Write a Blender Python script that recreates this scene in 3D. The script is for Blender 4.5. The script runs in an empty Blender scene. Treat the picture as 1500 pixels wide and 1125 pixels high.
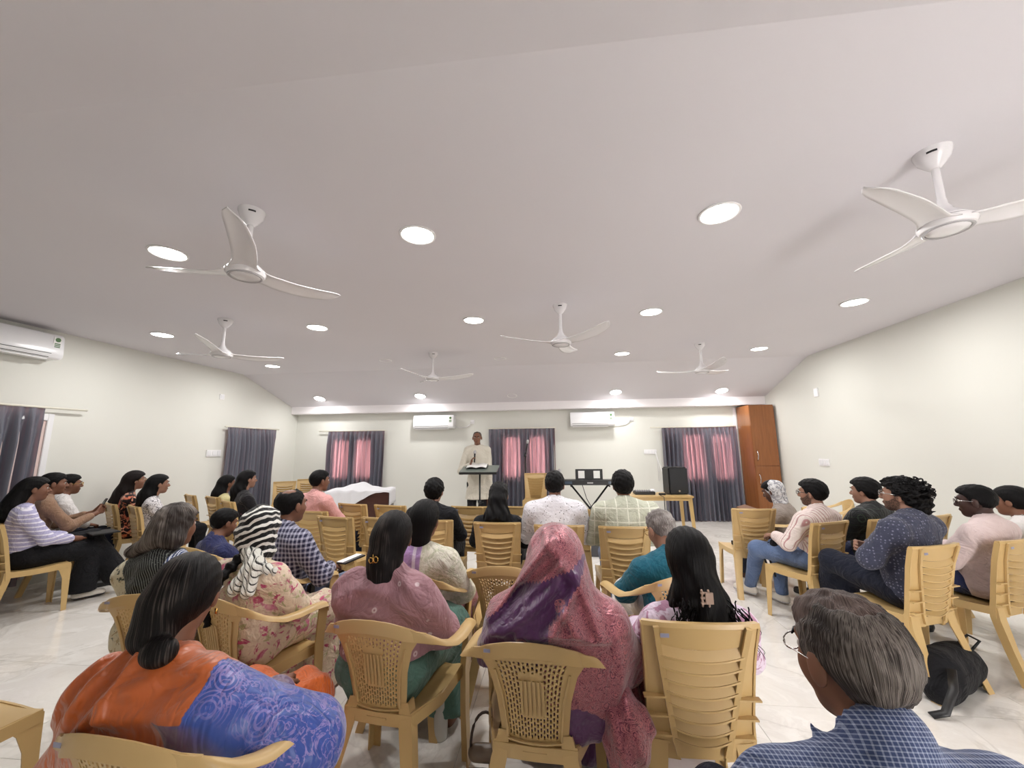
import bpy, bmesh, math, random
import numpy as np
from math import sin, cos, pi, radians, degrees, atan2, sqrt
from mathutils import Matrix, Vector
random.seed(7)
RNG = np.random.RandomState(5)
S = bpy.context.scene
COL = S.collection

# ------------------------------------------------------------------ camera
FPX, YAW, PITCH, ROLL, CAMZ = 575.0, radians(6.4), radians(9.2), radians(0.6), 1.52
fw = Vector((-sin(YAW)*cos(PITCH), cos(YAW)*cos(PITCH), sin(PITCH)))
rt0 = Vector((cos(YAW), sin(YAW), 0)); up0 = rt0.cross(fw)
rt = rt0*cos(ROLL) - up0*sin(ROLL); up = up0*cos(ROLL) + rt0*sin(ROLL)
cd = bpy.data.cameras.new('camera'); cam = bpy.data.objects.new('camera', cd); COL.objects.link(cam)
M = Matrix(((rt.x, up.x, -fw.x, 0), (rt.y, up.y, -fw.y, 0), (rt.z, up.z, -fw.z, CAMZ), (0, 0, 0, 1)))
cam.matrix_world = M
cd.sensor_fit = 'HORIZONTAL'; cd.sensor_width = 36.0; cd.lens = FPX/1500*36; cd.clip_start = 0.02
S.camera = cam
def ray(px, py): return fw + rt*((px-750)/FPX) + up*((562.5-py)/FPX)
def atY(px, py, Y):
    d = ray(px, py); t = Y/d.y; return Vector((d.x*t, Y, CAMZ + d.z*t))

# ------------------------------------------------------------------ world, exposure
S.view_settings.view_transform = 'Standard'; S.view_settings.look = 'None'
S.view_settings.gamma = 1.0; S.view_settings.use_curve_mapping = False
S.view_settings.exposure = 0.29
W = bpy.data.worlds.new('world'); S.world = W; W.use_nodes = True
bg = W.node_tree.nodes['Background']; bg.inputs[0].default_value = (1.0, 0.96, 0.94, 1); bg.inputs[1].default_value = 12.0
LAMP_W = 16.2
LAMPS = [(x, y) for y in (2.46, 4.34, 6.33) for x in (-5.0, -2.88, -0.93, 1.08, 3.16)]
LAMPS = [p for p in LAMPS if p not in ((3.16, 2.46), (-5.0, 2.46), (-0.93, 6.33), (-2.88, 6.33))]
SLOPE_LAMPS = [(-5.2, 8.1), (-2.9, 8.1), (1.22, 8.15), (3.3, 8.2)]
def ceil_z(y):
    if y > 7.0: return 3.0 - (y-7.0)*0.33
    if y < 1.27: return 3.0 - (1.27-y)*0.22
    return 3.0
for (x, y) in LAMPS + SLOPE_LAMPS:
    ld = bpy.data.lights.new('downlight_lamp', 'AREA'); ld.shape = 'DISK'; ld.size = 0.17
    ld.energy = LAMP_W*(.62 if y > 7 else 1); ld.color = (1.0, 0.985, 0.97)
    lo = bpy.data.objects.new('downlight_lamp', ld); COL.objects.link(lo); lo.location = (x, y, ceil_z(y)-0.035)

# ------------------------------------------------------------------ materials
def srgb(c):
    return tuple((v/255/12.92 if v/255 <= .04045 else ((v/255+.055)/1.055)**2.4) for v in c) + (1,)
class N:
    """small wrapper to write node trees"""
    def __init__(s, name, rough=.6, spec=.5, metal=0, sheen=0):
        s.m = bpy.data.materials.new(name); s.m.use_nodes = True; s.t = s.m.node_tree
        s.b = s.t.nodes['Principled BSDF']
        s.b.inputs['Roughness'].default_value = rough; s.b.inputs['Metallic'].default_value = metal
        s.b.inputs['Specular IOR Level'].default_value = spec
        s.b.inputs['Sheen Weight'].default_value = sheen
        s._tc = None
    def n(s, typ, **kw):
        nd = s.t.nodes.new(typ)
        for k, v in kw.items(): setattr(nd, k, v)
        return nd
    def put(s, sock, v):
        if isinstance(v, bpy.types.NodeSocket): s.t.links.new(v, sock)
        elif v is not None:
            if isinstance(v, (tuple, list)) and len(v) == 3 and sock.type == 'RGBA': v = srgb(v)
            sock.default_value = v
    def co(s, kind='Object'):
        if s._tc is None: s._tc = s.n('ShaderNodeTexCoord')
        return s._tc.outputs[kind]
    def attr(s, name, out='Fac'):
        a = s.n('ShaderNodeAttribute'); a.attribute_name = name; return a.outputs[out]
    def math(s, op, a, b=0.0, c=None):
        nd = s.n('ShaderNodeMath', operation=op); s.put(nd.inputs[0], a); s.put(nd.inputs[1], b)
        if c is not None: s.put(nd.inputs[2], c)
        return nd.outputs[0]
    def vmath(s, op, a, b=(0, 0, 0)):
        nd = s.n('ShaderNodeVectorMath', operation=op); s.put(nd.inputs[0], a); s.put(nd.inputs[1], b); return nd.outputs[0]
    def sep(s, v):
        nd = s.n('ShaderNodeSeparateXYZ'); s.put(nd.inputs[0], v); return nd.outputs
    def comb(s, x=0., y=0., z=0.):
        nd = s.n('ShaderNodeCombineXYZ'); s.put(nd.inputs[0], x); s.put(nd.inputs[1], y); s.put(nd.inputs[2], z); return nd.outputs[0]
    def noise(s, v, scale, detail=2., rough=.5, dist=0., out=0):
        nd = s.n('ShaderNodeTexNoise'); s.put(nd.inputs['Vector'], v); nd.inputs['Scale'].default_value = scale
        nd.inputs['Detail'].default_value = detail; nd.inputs['Roughness'].default_value = rough; nd.inputs['Distortion'].default_value = dist
        return nd.outputs[out]
    def voro(s, v, scale, feat='F1', out=0, rnd=1.):
        nd = s.n('ShaderNodeTexVoronoi', feature=feat); s.put(nd.inputs['Vector'], v); nd.inputs['Scale'].default_value = scale
        nd.inputs['Randomness'].default_value = rnd; return nd.outputs[out]
    def mix(s, f, a, b):
        nd = s.n('ShaderNodeMix', data_type='RGBA'); s.put(nd.inputs[0], f); s.put(nd.inputs[6], a); s.put(nd.inputs[7], b); return nd.outputs[2]
    def step(s, v, lo, hi):
        nd = s.n('ShaderNodeMapRange'); nd.clamp = True; s.put(nd.inputs[0], v)
        nd.inputs[1].default_value = lo; nd.inputs[2].default_value = hi; return nd.outputs[0]
    def bump(s, h, strength=.3, dist=.01):
        nd = s.n('ShaderNodeBump'); s.put(nd.inputs['Height'], h); nd.inputs['Strength'].default_value = strength
        nd.inputs['Distance'].default_value = dist; s.t.links.new(nd.outputs[0], s.b.inputs['Normal'])
    def color(s, c): s.put(s.b.inputs['Base Color'], c); return s
    def done(s): return s.m

def plain(name, c, rough=.6, metal=0, spec=.5, sheen=0, var=0.0, bump=0.0):
    k = N(name, rough, spec, metal, sheen)
    if var > 0:
        f = k.noise(k.co(), 9, 3)
        d = tuple(max(0, int(v*(1-var))) for v in c); e = tuple(min(255, int(v*(1+var*.4))) for v in c)
        k.color(k.mix(f, d, e))
    else: k.color(c)
    if bump: k.bump(k.noise(k.co(), 120, 3), bump, .004)
    return k.done()
def creases(k, s1=6.5, s2=15, amt=1.0, an=(1, 1, 1)):
    p_ = k.vmath('MULTIPLY', k.co(), an); cr = k.math('ABSOLUTE', k.math('SUBTRACT', k.noise(p_, s1, 3, .55, 1.4), .5)); cr2 = k.math('ABSOLUTE', k.math('SUBTRACT', k.noise(p_, s2, 2, .5, .8), .5))
    return k.math('MULTIPLY', k.math('ADD', cr, k.math('MULTIPLY', cr2, .35)), amt)
def emit(name, c, st):
    k = N(name); k.color(c); k.put(k.b.inputs['Emission Color'], c); k.b.inputs['Emission Strength'].default_value = st; return k.done()

MT = {}
k = N('wall_paint', .75, .25); f = k.noise(k.co(), 1.3, 2)
k.color(k.mix(f, (220, 220, 213), (225, 225, 218))); k.bump(k.noise(k.co(), 90, 3), .04, .003); MT['wall'] = k.done()
k = N('ceiling_paint', .8, .2); f = k.noise(k.co(), .8, 2)
k.color(k.mix(f, (218, 215, 220), (223, 220, 225))); k.bump(k.noise(k.co(), 70, 2), .03, .003); MT['ceiling'] = k.done()
MT['beam'] = plain('beam_paint', (240, 236, 238), .6)
k = N('polished_marble_tile', .13, .5)
g = k.n('ShaderNodeNewGeometry').outputs['Position']
w1 = k.noise(g, 1.1, 5, .6, 1.2); w2 = k.noise(g, 2.3, 6, .65, 2.0)
vein = k.step(k.math('ABSOLUTE', k.math('SUBTRACT', w1, .5)), -.02, .03)
vein2 = k.step(k.math('ABSOLUTE', k.math('SUBTRACT', w2, .52)), -.03, .035)
c1 = k.mix(k.step(w2, .3, .7), (226, 221, 214), (243, 240, 235))
c2 = k.mix(vein, (208, 203, 196), c1)
k.color(k.mix(vein2, k.mix(.5, (218, 213, 207), c2), c2)); MT['tile'] = k.done()
MT['grout'] = plain('tile_joint', (176, 172, 166), .8)
def plastic(name, a, b):
    k = N(name, .34, .5); f = k.noise(k.co(), 5, 3)
    k.color(k.mix(f, a, b)); k.bump(k.noise(k.co(), 260, 2), .05, .001)
    k.b.inputs['Subsurface Weight'].default_value = 0.0
    return k.done()
MT['plastic'] = plastic('cream_plastic', (192, 160, 106), (204, 174, 120))
MT['sticker'] = plain('sticker_print', (150, 150, 172), .5)
MT['white_plastic'] = plain('white_plastic', (238, 237, 238), .35)
MT['white_gloss'] = plain('white_gloss', (236, 236, 238), .22)
MT['fan_white'] = plain('fan_white_enamel', (226, 224, 226), .22)
MT['fan_grey'] = plain('fan_grey_metal', (176, 174, 176), .25)
MT['dark'] = plain('dark_gap', (28, 28, 30), .6)
MT['black'] = plain('black_plastic', (22, 22, 24), .45)
MT['blackmetal'] = plain('black_metal', (18, 18, 20), .35, metal=.3)
MT['chrome'] = plain('chrome', (200, 198, 195), .2, metal=1)
MT['gold'] = plain('gold_metal', (205, 165, 90), .25, metal=1)
MT['paper'] = plain('white_paper', (238, 238, 235), .7)
MT['lamp'] = emit('lamp_diffuser', (255, 252, 244), 14.0)
MT['green'] = plain('label_green', (70, 110, 60), .5)
MT['yellow'] = plain('label_yellow', (214, 196, 90), .5)
MT['rod'] = plain('curtain_rod', (226, 222, 208), .35)
MT['frame_pink'] = plain('window_frame', (228, 206, 200), .5)
MT['eye_white'] = plain('eye_white', (186, 176, 168), .3); MT['iris'] = plain('dark_iris', (14, 10, 9), .2)
k = N('window_glass', .05); k.color((240, 245, 250)); k.b.inputs['Transmission Weight'].default_value = 1.0; k.b.inputs['IOR'].default_value = 1.05; MT['glass'] = k.done()
k = N('laminate_wood', .16, .5)
p = k.co(); v = k.vmath('MULTIPLY', p, (9, 9, .7)); f = k.noise(v, 3, 5, .6, .6)
k.color(k.mix(f, (116, 68, 34), (160, 102, 58))); MT['wood'] = k.done()
k = N('dark_wood', .3); v = k.vmath('MULTIPLY', k.co(), (1, 1, 12)); k.color(k.mix(k.noise(v, 3, 4), (52, 26, 20), (84, 44, 34))); MT['darkwood'] = k.done()
# curtain: grey satin which lets pink daylight through
m = bpy.data.materials.new('grey_satin_curtain'); m.use_nodes = True; t = m.node_tree; t.nodes.clear()
o = t.nodes.new('ShaderNodeOutputMaterial'); b1 = t.nodes.new('ShaderNodeBsdfPrincipled'); tr = t.nodes.new('ShaderNodeBsdfTranslucent'); mx = t.nodes.new('ShaderNodeMixShader')
b1.inputs['Base Color'].default_value = srgb((104, 108, 120)); b1.inputs['Roughness'].default_value = .30
b1.inputs['Sheen Weight'].default_value = .0
tr.inputs['Color'].default_value = (0.86, 0.36, 0.36, 1); mx.inputs[0].default_value = .14
t.links.new(b1.outputs[0], mx.inputs[1]); t.links.new(tr.outputs[0], mx.inputs[2]); t.links.new(mx.outputs[0], o.inputs[0]); MT['curtain'] = m
tc_ = t.nodes.new('ShaderNodeTexCoord'); vm = t.nodes.new('ShaderNodeVectorMath'); vm.operation = 'MULTIPLY'; vm.inputs[1].default_value = (26, 26, .6); nz = t.nodes.new('ShaderNodeTexNoise'); nz.inputs['Scale'].default_value = 1.0; nz.inputs['Detail'].default_value = 2
mr = t.nodes.new('ShaderNodeMapRange'); mr.inputs[1].default_value = .35; mr.inputs[2].default_value = .65; mr.inputs[3].default_value = .05; mr.inputs[4].default_value = .22
t.links.new(tc_.outputs['Object'], vm.inputs[0]); t.links.new(vm.outputs[0], nz.inputs['Vector']); t.links.new(nz.outputs[0], mr.inputs[0]); t.links.new(mr.outputs[0], mx.inputs[0])

def skin(name, c, d):
    k = N(name, .5, .35); sk_ = k.mix(k.noise(k.co(), 7, 3), d, c)
    sk_ = k.mix(k.math('MULTIPLY', k.attr('lip'), .6), sk_, (96, 46, 44))
    k.color(k.mix(k.math('MULTIPLY', k.attr('beard'), k.step(k.noise(k.co(), 160, 2), .15, .6)), sk_, (26, 19, 17)))
    k.b.inputs['Subsurface Weight'].default_value = .06
    k.b.inputs['Subsurface Radius'].default_value = (.02, .008, .004); k.bump(k.noise(k.co(), 240, 2), .08, .001); return k.done()
SK = dict(light=skin('skin_light_brown', (160, 120, 100), (140, 102, 83)), mid=skin('skin_brown', (132, 92, 72), (112, 75, 58)),
          dark=skin('skin_dark_brown', (96, 66, 54), (78, 52, 42)), deep=skin('skin_deep_brown', (70, 46, 40), (54, 36, 31)))
def hairmat(name, a, b, c=None, cf=(.55, .7), rough=.45, fine=26.):
    k = N(name, rough+.04, .15)
    st = k.attr('st', 'Vector'); f = k.noise(st, fine, 3, .6); f2 = k.noise(st, fine*2.6, 2, .5)
    col = k.mix(f, a, b)
    if c is not None: col = k.mix(k.step(k.math('MULTIPLY', k.math('ADD', f2, k.noise(k.co(), 9, 2)), .5), *cf), col, c)
    k.color(col); k.bump(k.math('ADD', f, f2), .55, .006); return k.done()
HM = dict(black=hairmat('black_hair', (4, 3, 4), (13, 11, 12)), brown=hairmat('dark_brown_hair', (12, 8, 8), (30, 21, 18)),
          grey=hairmat('grey_hair', (70, 64, 62), (128, 120, 116), (176, 170, 166), (.45, .62)),
          greyblack=hairmat('greying_hair', (24, 20, 20), (62, 54, 50), (122, 114, 108), (.46, .60)),
          streak=hairmat('black_hair_with_grey', (8, 7, 8), (24, 20, 20), (84, 76, 72), (.53, .66)))
def fabric(name, fn, rough=.75, sheen=.15, weave=.25):
    k = N(name, rough, .25, 0, sheen); k.color(fn(k)); 
    p_ = k.co(); cr = k.math('ABSOLUTE', k.math('SUBTRACT', k.noise(p_, 6.5, 3, .55, 1.4), .5)); cr2 = k.math('ABSOLUTE', k.math('SUBTRACT', k.noise(p_, 15, 2, .5, .8), .5))
    k.bump(k.math('ADD', k.math('ADD', k.math('MULTIPLY', cr, 1.0), k.math('MULTIPLY', cr2, .35)), k.math('MULTIPLY', k.noise(p_, 330, 2), .02*weave*4)), .75, .045); return k.done()
def solid(c, v=.12):
    return lambda k: k.mix(k.noise(k.co(), 6, 3), tuple(int(x*(1-v)) for x in c), c)
def stripes(axis, freq, a, b, duty=.5, soft=.05, tilt=None):
    def fn(k):
        s = k.sep(k.co()); v = s[axis]
        if tilt: v = k.math('ADD', v, k.math('MULTIPLY', s[tilt[0]], tilt[1]))
        fr = k.math('FRACT', k.math('MULTIPLY', v, freq)); return k.mix(k.step(fr, duty-soft, duty+soft), a, b)
    return fn
def plaid(fx, base, line, w=.5, base2=None, w2=.85):
    def fn(k):
        s = k.sep(k.co())
        fx_ = k.math('LESS_THAN', k.math('FRACT', k.math('MULTIPLY', k.math('ADD', s[0], k.math('MULTIPLY', s[1], .6)), fx)), w)
        fz_ = k.math('LESS_THAN', k.math('FRACT', k.math('MULTIPLY', s[2], fx)), w)
        f = k.math('MULTIPLY', k.math('ADD', fx_, fz_), .5)
        return k.mix(f, base, line)
    return fn
def blobs(base, cols, scale=14, th=(.56, .60), fine=None):
    def fn(k):
        c = base
        for i, cc in enumerate(cols):
            v = k.vmath('ADD', k.co(), (i*3.1, i*1.7, i*2.3))
            n = k.noise(v, scale*(1+.25*i), 3, .6, 1.0); c = k.mix(k.step(n, *th), c, cc)
        return c
    return fn
def dots(base, col, scale, r, col2=None):
    def fn(k):
        d = k.voro(k.co(), scale, rnd=.35 if col2 is None else .6); c = k.mix(k.step(d, r, r+.05), col, base)
        if col2: c = k.mix(k.step(d, r*.45, r*.5), base, c)
        return c
    return fn

# ------------------------------------------------------------------ mesh helpers
class MB:
    def __init__(s): s.v = []; s.f = []
    def add(s, vs, fs):
        o = len(s.v); s.v += [tuple(p) for p in vs]; s.f += [tuple(i+o for i in f) for f in fs]; return s
    def box(s, a, b, tf=None):
        x0, y0, z0 = a; x1, y1, z1 = b
        vs = [Vector(p) for p in ((x0,y0,z0),(x1,y0,z0),(x1,y1,z0),(x0,y1,z0),(x0,y0,z1),(x1,y0,z1),(x1,y1,z1),(x0,y1,z1))]
        if tf: vs = [tf @ p for p in vs]
        return s.add(vs, [(0,3,2,1),(4,5,6,7),(0,1,5,4),(1,2,6,5),(2,3,7,6),(3,0,4,7)])
    def sweep(s, path, prof, cap=True, side=None, scale=None, closed=False):
        """prof: list of (a,b) offsets; a along side vector, b along the other normal"""
        P = [Vector(p) for p in path]; n = len(P); m = len(prof); vs = []
        for i, p in enumerate(P):
            t = (P[min(i+1, n-1)] - P[max(i-1, 0)]).normalized()
            sd = Vector(side[i]) if side and isinstance(side, list) else Vector(side) if side else (Vector((0,0,1)) if abs(t.z) < .9 else Vector((1,0,0)))
            b = t.cross(sd).normalized(); a = b.cross(t).normalized()
            sc = scale[i] if scale else 1.0
            if not isinstance(sc, tuple): sc = (sc, sc)
            vs += [p + a*(q[0]*sc[0]) + b*(q[1]*sc[1]) for q in prof]
        fs = [(i*m+j, i*m+(j+1)%m, (i+1)*m+(j+1)%m, (i+1)*m+j) for i in range(n-1) for j in range(m)]
        if cap: fs += [tuple(range(m))[::-1], tuple((n-1)*m+j for j in range(m))]
        return s.add(vs, fs)
    def tube(s, path, r, seg=8, scale=None, cap=True):
        return s.sweep(path, [(cos(2*pi*j/seg)*r, sin(2*pi*j/seg)*r) for j in range(seg)], cap, None, scale)
    def lathe(s, prof, seg=20, c=(0,0,0)):
        m = len(prof); vs = [(c[0]+r*cos(2*pi*i/seg), c[1]+r*sin(2*pi*i/seg), c[2]+z) for i in range(seg) for r, z in prof]
        fs = [(i*m+j, ((i+1)%seg)*m+j, ((i+1)%seg)*m+j+1, i*m+j+1) for i in range(seg) for j in range(m-1)]
        return s.add(vs, fs)
    def grid(s, fn, nu, nv, thick=0.0, hole=None):
        """fn(u,v)->point, u,v in 0..1; thick offsets along normal; hole(i,j)->bool leaves an opening"""
        pts = [[Vector(fn(i/nu, j/nv)) for j in range(nv+1)] for i in range(nu+1)]
        def nrm(i, j):
            a = pts[min(i+1,nu)][j]-pts[max(i-1,0)][j]; b = pts[i][min(j+1,nv)]-pts[i][max(j-1,0)]; return a.cross(b).normalized()
        o = len(s.v)
        idx = lambda i, j, k: o + ((i*(nv+1)+j)*2+k if thick else i*(nv+1)+j)
        for i in range(nu+1):
            for j in range(nv+1):
                p = pts[i][j]; s.v.append(tuple(p))
                if thick: s.v.append(tuple(p - nrm(i, j)*thick))
        solidc = lambda i, j: 0 <= i < nu and 0 <= j < nv and not (hole and hole(i, j))
        for i in range(nu):
            for j in range(nv):
                if not solidc(i, j): continue
                s.f.append((idx(i,j,0), idx(i+1,j,0), idx(i+1,j+1,0), idx(i,j+1,0)))
                if thick:
                    s.f.append((idx(i,j,1), idx(i,j+1,1), idx(i+1,j+1,1), idx(i+1,j,1)))
                    for (di, dj, a, b) in ((-1,0,(i,j),(i,j+1)), (1,0,(i+1,j+1),(i+1,j)), (0,-1,(i+1,j),(i,j)), (0,1,(i,j+1),(i+1,j+1))):
                        if not solidc(i+di, j+dj):
                            s.f.append((idx(*a,0), idx(*b,0), idx(*b,1), idx(*a,1)))
        return s
    def build(s, name, mat, parent=None, smooth=False, bevel=0.0):
        me = bpy.data.meshes.new(name); me.from_pydata(s.v, [], s.f); me.update()
        bm = bmesh.new(); bm.from_mesh(me); bmesh.ops.recalc_face_normals(bm, faces=bm.faces)
        if bevel:
            es = [e for e in bm.edges if len(e.link_faces) == 2 and e.calc_face_angle(0) > .6]
            bmesh.ops.bevel(bm, geom=es, offset=bevel, segments=2, affect='EDGES', clamp_overlap=True)
        bm.to_mesh(me); bm.free()
        if smooth:
            me.polygons.foreach_set('use_smooth', [True]*len(me.polygons))
            if smooth != 'all': me.set_sharp_from_angle(angle=radians(40))
        me.materials.append(MT[mat] if isinstance(mat, str) else mat)
        ob = bpy.data.objects.new(name, me); COL.objects.link(ob)
        if parent: ob.parent = parent
        return ob
def rot(z=0, y=0, x=0): return Matrix.Rotation(z, 4, 'Z') @ Matrix.Rotation(y, 4, 'Y') @ Matrix.Rotation(x, 4, 'X')
def T(x, y, z): return Matrix.Translation((x, y, z))
def tag(o, label=None, cat=None, group=None, kind=None):
    if label: o['label'] = label
    if cat: o['category'] = cat
    if group: o['group'] = group
    if kind: o['kind'] = kind
    return o
def empty(name, loc=(0,0,0), heading=0):
    o = bpy.data.objects.new(name, None); o.empty_display_size = .1; COL.objects.link(o); o.location = loc; o.rotation_euler = (0, 0, -radians(heading)); return o
CH = {}
def kids(o):
    return [c for c in o.children]
def copy_tree(o, loc, heading, tilt=(0, 0)):
    r = o.copy(); COL.objects.link(r); r.location = loc; r.rotation_euler = (tilt[0], tilt[1], -radians(heading))
    for ch in CH[o.name]:
        c = ch.copy(); COL.objects.link(c); c.parent = r
        for g in CH.get(ch.name, []):
            d = g.copy(); COL.objects.link(d); d.parent = c
    return r
def remember(o, tree): CH[o.name] = tree

# ------------------------------------------------------------------ room shell
XL, XR, YB, YF = -6.14, 4.25, 8.75, -1.0
def struct(mb, name, mat, **kw): return tag(mb.build(name, mat, **kw), kind='structure')
fl = struct(MB().box((XL-.2, YF-.2, -.2), (XR+.2, YB+.2, -.006)), 'floor', 'grout')
tile = None; TS = .8
for i in range(-8, 6):
    for j in range(-2, 11):
        x0, x1 = max(XL, i*TS+.26), min(XR, (i+1)*TS+.26); y0, y1 = max(YF, j*TS+.35), min(YB, (j+1)*TS+.35)
        if x1-x0 < .02 or y1-y0 < .02: continue
        full = abs(x1-x0-TS) < 1e-6 and abs(y1-y0-TS) < 1e-6
        if full and tile: o = tile.copy(); COL.objects.link(o); o.parent = fl
        else:
            o = MB().box((-(x1-x0)/2+.0012, -(y1-y0)/2+.0012, -.008), ((x1-x0)/2-.0012, (y1-y0)/2-.0012, 0)).build('tile', 'tile', fl)
            if full: tile = o
        o.location = ((x0+x1)/2, (y0+y1)/2, 0)
struct(MB().box((XL-.2, YF, -.1), (XL, YB, 3.3)), 'wall_left', 'wall')
struct(MB().box((XR, YF, -.1), (XR+.2, YB, 3.3)), 'wall_right', 'wall')
struct(MB().box((XL-.2, YF-.2, -.1), (1.95, YF, 3.3))
       .box((1.95, YF-.2, 2.08), (2.95, YF, 3.3)).box((2.95, YF-.2, -.1), (XR+.2, YF, 3.3)), 'wall_front', 'wall')  # doorway gap behind the camera is out of view, added to let daylight in
# back wall with three window openings
WINS = [(-5.20, -4.22, .84, 1.76), (-1.22, -.24, .84, 1.78), (2.62, 3.64, .80, 1.78)]
wb = MB(); xs = XL-.2
for (a, b, z0, z1) in WINS:
    wb.box((xs, YB, -.1), (a, YB+.2, 3.3)); wb.box((a, YB, -.1), (b, YB+.2, z0)); wb.box((a, YB, z1), (b, YB+.2, 3.3)); xs = b
wb.box((xs, YB, -.1), (XR+.2, YB+.2, 3.3)); struct(wb, 'wall_back', 'wall')
for n, (a, b, z0, z1) in enumerate(WINS):
    g = empty('window_%d' % (n+1), ((a+b)/2, YB+.005, z0)); tag(g, kind='structure')
    w = (b-a)/2; h = z1-z0
    MB().box((-w, 0, 0), (w, .06, .05)).box((-w, 0, h-.05), (w, .06, h)).box((-w, 0, .05), (-w+.05, .06, h-.05)).box((w-.05, 0, .05), (w, .06, h-.05)).build('window_frame', 'white_gloss', g)
    MB().box((-.11, -.004, .05), (.11, .07, h-.05)).build('mullion', 'white_gloss', g)
    for s_ in (-1, 1):
        x0, x1 = sorted((s_*.11, s_*(w-.05))); MB().box((x0, .025, .05), (x1, .031, h-.05)).build('pane', 'glass', g)
# ceiling: level field, sloping towards the back wall and behind the camera
cp = [(YF-.2, ceil_z(YF-.2)), (1.27, 3.0), (7.0, 3.0), (YB+.2, ceil_z(YB+.2))]
vs = []
for y, z in cp: vs += [(XL-.2, y, z), (XR+.2, y, z), (XL-.2, y, z+.25), (XR+.2, y, z+.25)]
fs = []
for i in range(3):
    a = i*4; b = a+4
    fs += [(a, a+1, b+1, b), (a+2, b+2, b+3, a+3), (a, b, b+2, a+2), (a+1, a+3, b+3, b+1)]
fs += [(0, 2, 3, 1), (12, 13, 15, 14)]
struct(MB().add(vs, fs), 'ceiling', 'ceiling')
struct(MB().box((XL, 8.50, 2.335), (XR, YB, 2.56)), 'trim_1', 'beam', bevel=.006)
# window frame of the near left window (beside the left curtain)
g = empty('window_4', (XL, 3.42, .1)); tag(g, kind='structure')
MB().box((0, 0, 0), (.045, .05, 1.88)).box((0, .66, 0), (.045, .72, 1.88)).box((0, .05, 1.80), (.045, .66, 1.88)).build('window_frame', 'white_gloss', g, bevel=.004)
MB().box((.002, .05, 0), (.025, .66, 1.80)).build('shutter', 'frame_pink', g)
for z in (.55, 1.25, 1.62): MB().box((.025, .59, z), (.04, .61, z+.09)).build('hinge', 'dark', g)

# ------------------------------------------------------------------ ceiling lights, covers
base = MB().lathe([(.122, 0), (.127, -.004), (.124, -.010), (.114, -.012), (.108, -.006), (.108, 0)], 28)
d0 = MB().lathe([(0, -.007), (.108, -.007), (.109, -.002)], 28)
lt = empty('downlight'); ring = base.build('trim_ring', 'white_plastic', lt, smooth='all'); dif = d0.build('diffuser', 'lamp', lt, smooth='all')
remember(lt, [ring, dif])
rown = {0.55: 'behind the camera', 2.46: 'in the nearest row of the ceiling', 4.34: 'in the second row of the ceiling', 6.33: 'in the third row of the ceiling'}
coln = {-5.0: 'by the left wall', -2.88: 'left of the middle', -0.93: 'near the middle', 1.08: 'right of the middle', 3.16: 'towards the right wall'}
allp = [(x, y, '%s, %s' % (rown[y], coln[x])) for x, y in LAMPS] + [(x, y, 'on the sloping strip by the back wall, %s' % t_) for (x, y), t_ in zip(SLOPE_LAMPS, ('far left', 'left of the speaker', 'right of the right air conditioner', 'above the wardrobe side'))]
allp[-2] = (allp[-2][0], allp[-2][1], 'on the sloping strip, above the right air conditioner')
for i, (x, y, tx) in enumerate(allp):
    o = lt if i == 0 else copy_tree(lt, (0,0,0), 0)
    o.location = (x, y, ceil_z(y)); o.rotation_euler = (-atan2(.33, 1) if y > 7 else atan2(.22, 1) if y < 1.2 else 0, 0, 0)
    tag(o, 'round lit white downlight ' + tx, 'ceiling light', 'round downlights in the ceiling')
for (x, y, tx) in [(-.91, 6.38, 'near the middle fan'), (-2.85, 6.22, 'left of the far middle fan'), (-.92, 8.2, 'close to the back beam')]:
    c = empty('ceiling_cover', (x, y, ceil_z(y)))
    if y > 7: c.rotation_euler = (-atan2(.33, 1), 0, 0)
    MB().lathe([(0, -.006), (.07, -.006), (.085, -.004), (.09, 0)], 24).build('cover_disc', 'ceiling', c, smooth='all')
    MB().lathe([(.09, 0), (.095, -.008), (.102, -.008), (.105, 0)], 24).build('rim', 'white_plastic', c, smooth='all')
    tag(c, 'unlit round white cover set in the ceiling ' + tx, 'ceiling cover', 'unlit covers in the ceiling')

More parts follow.
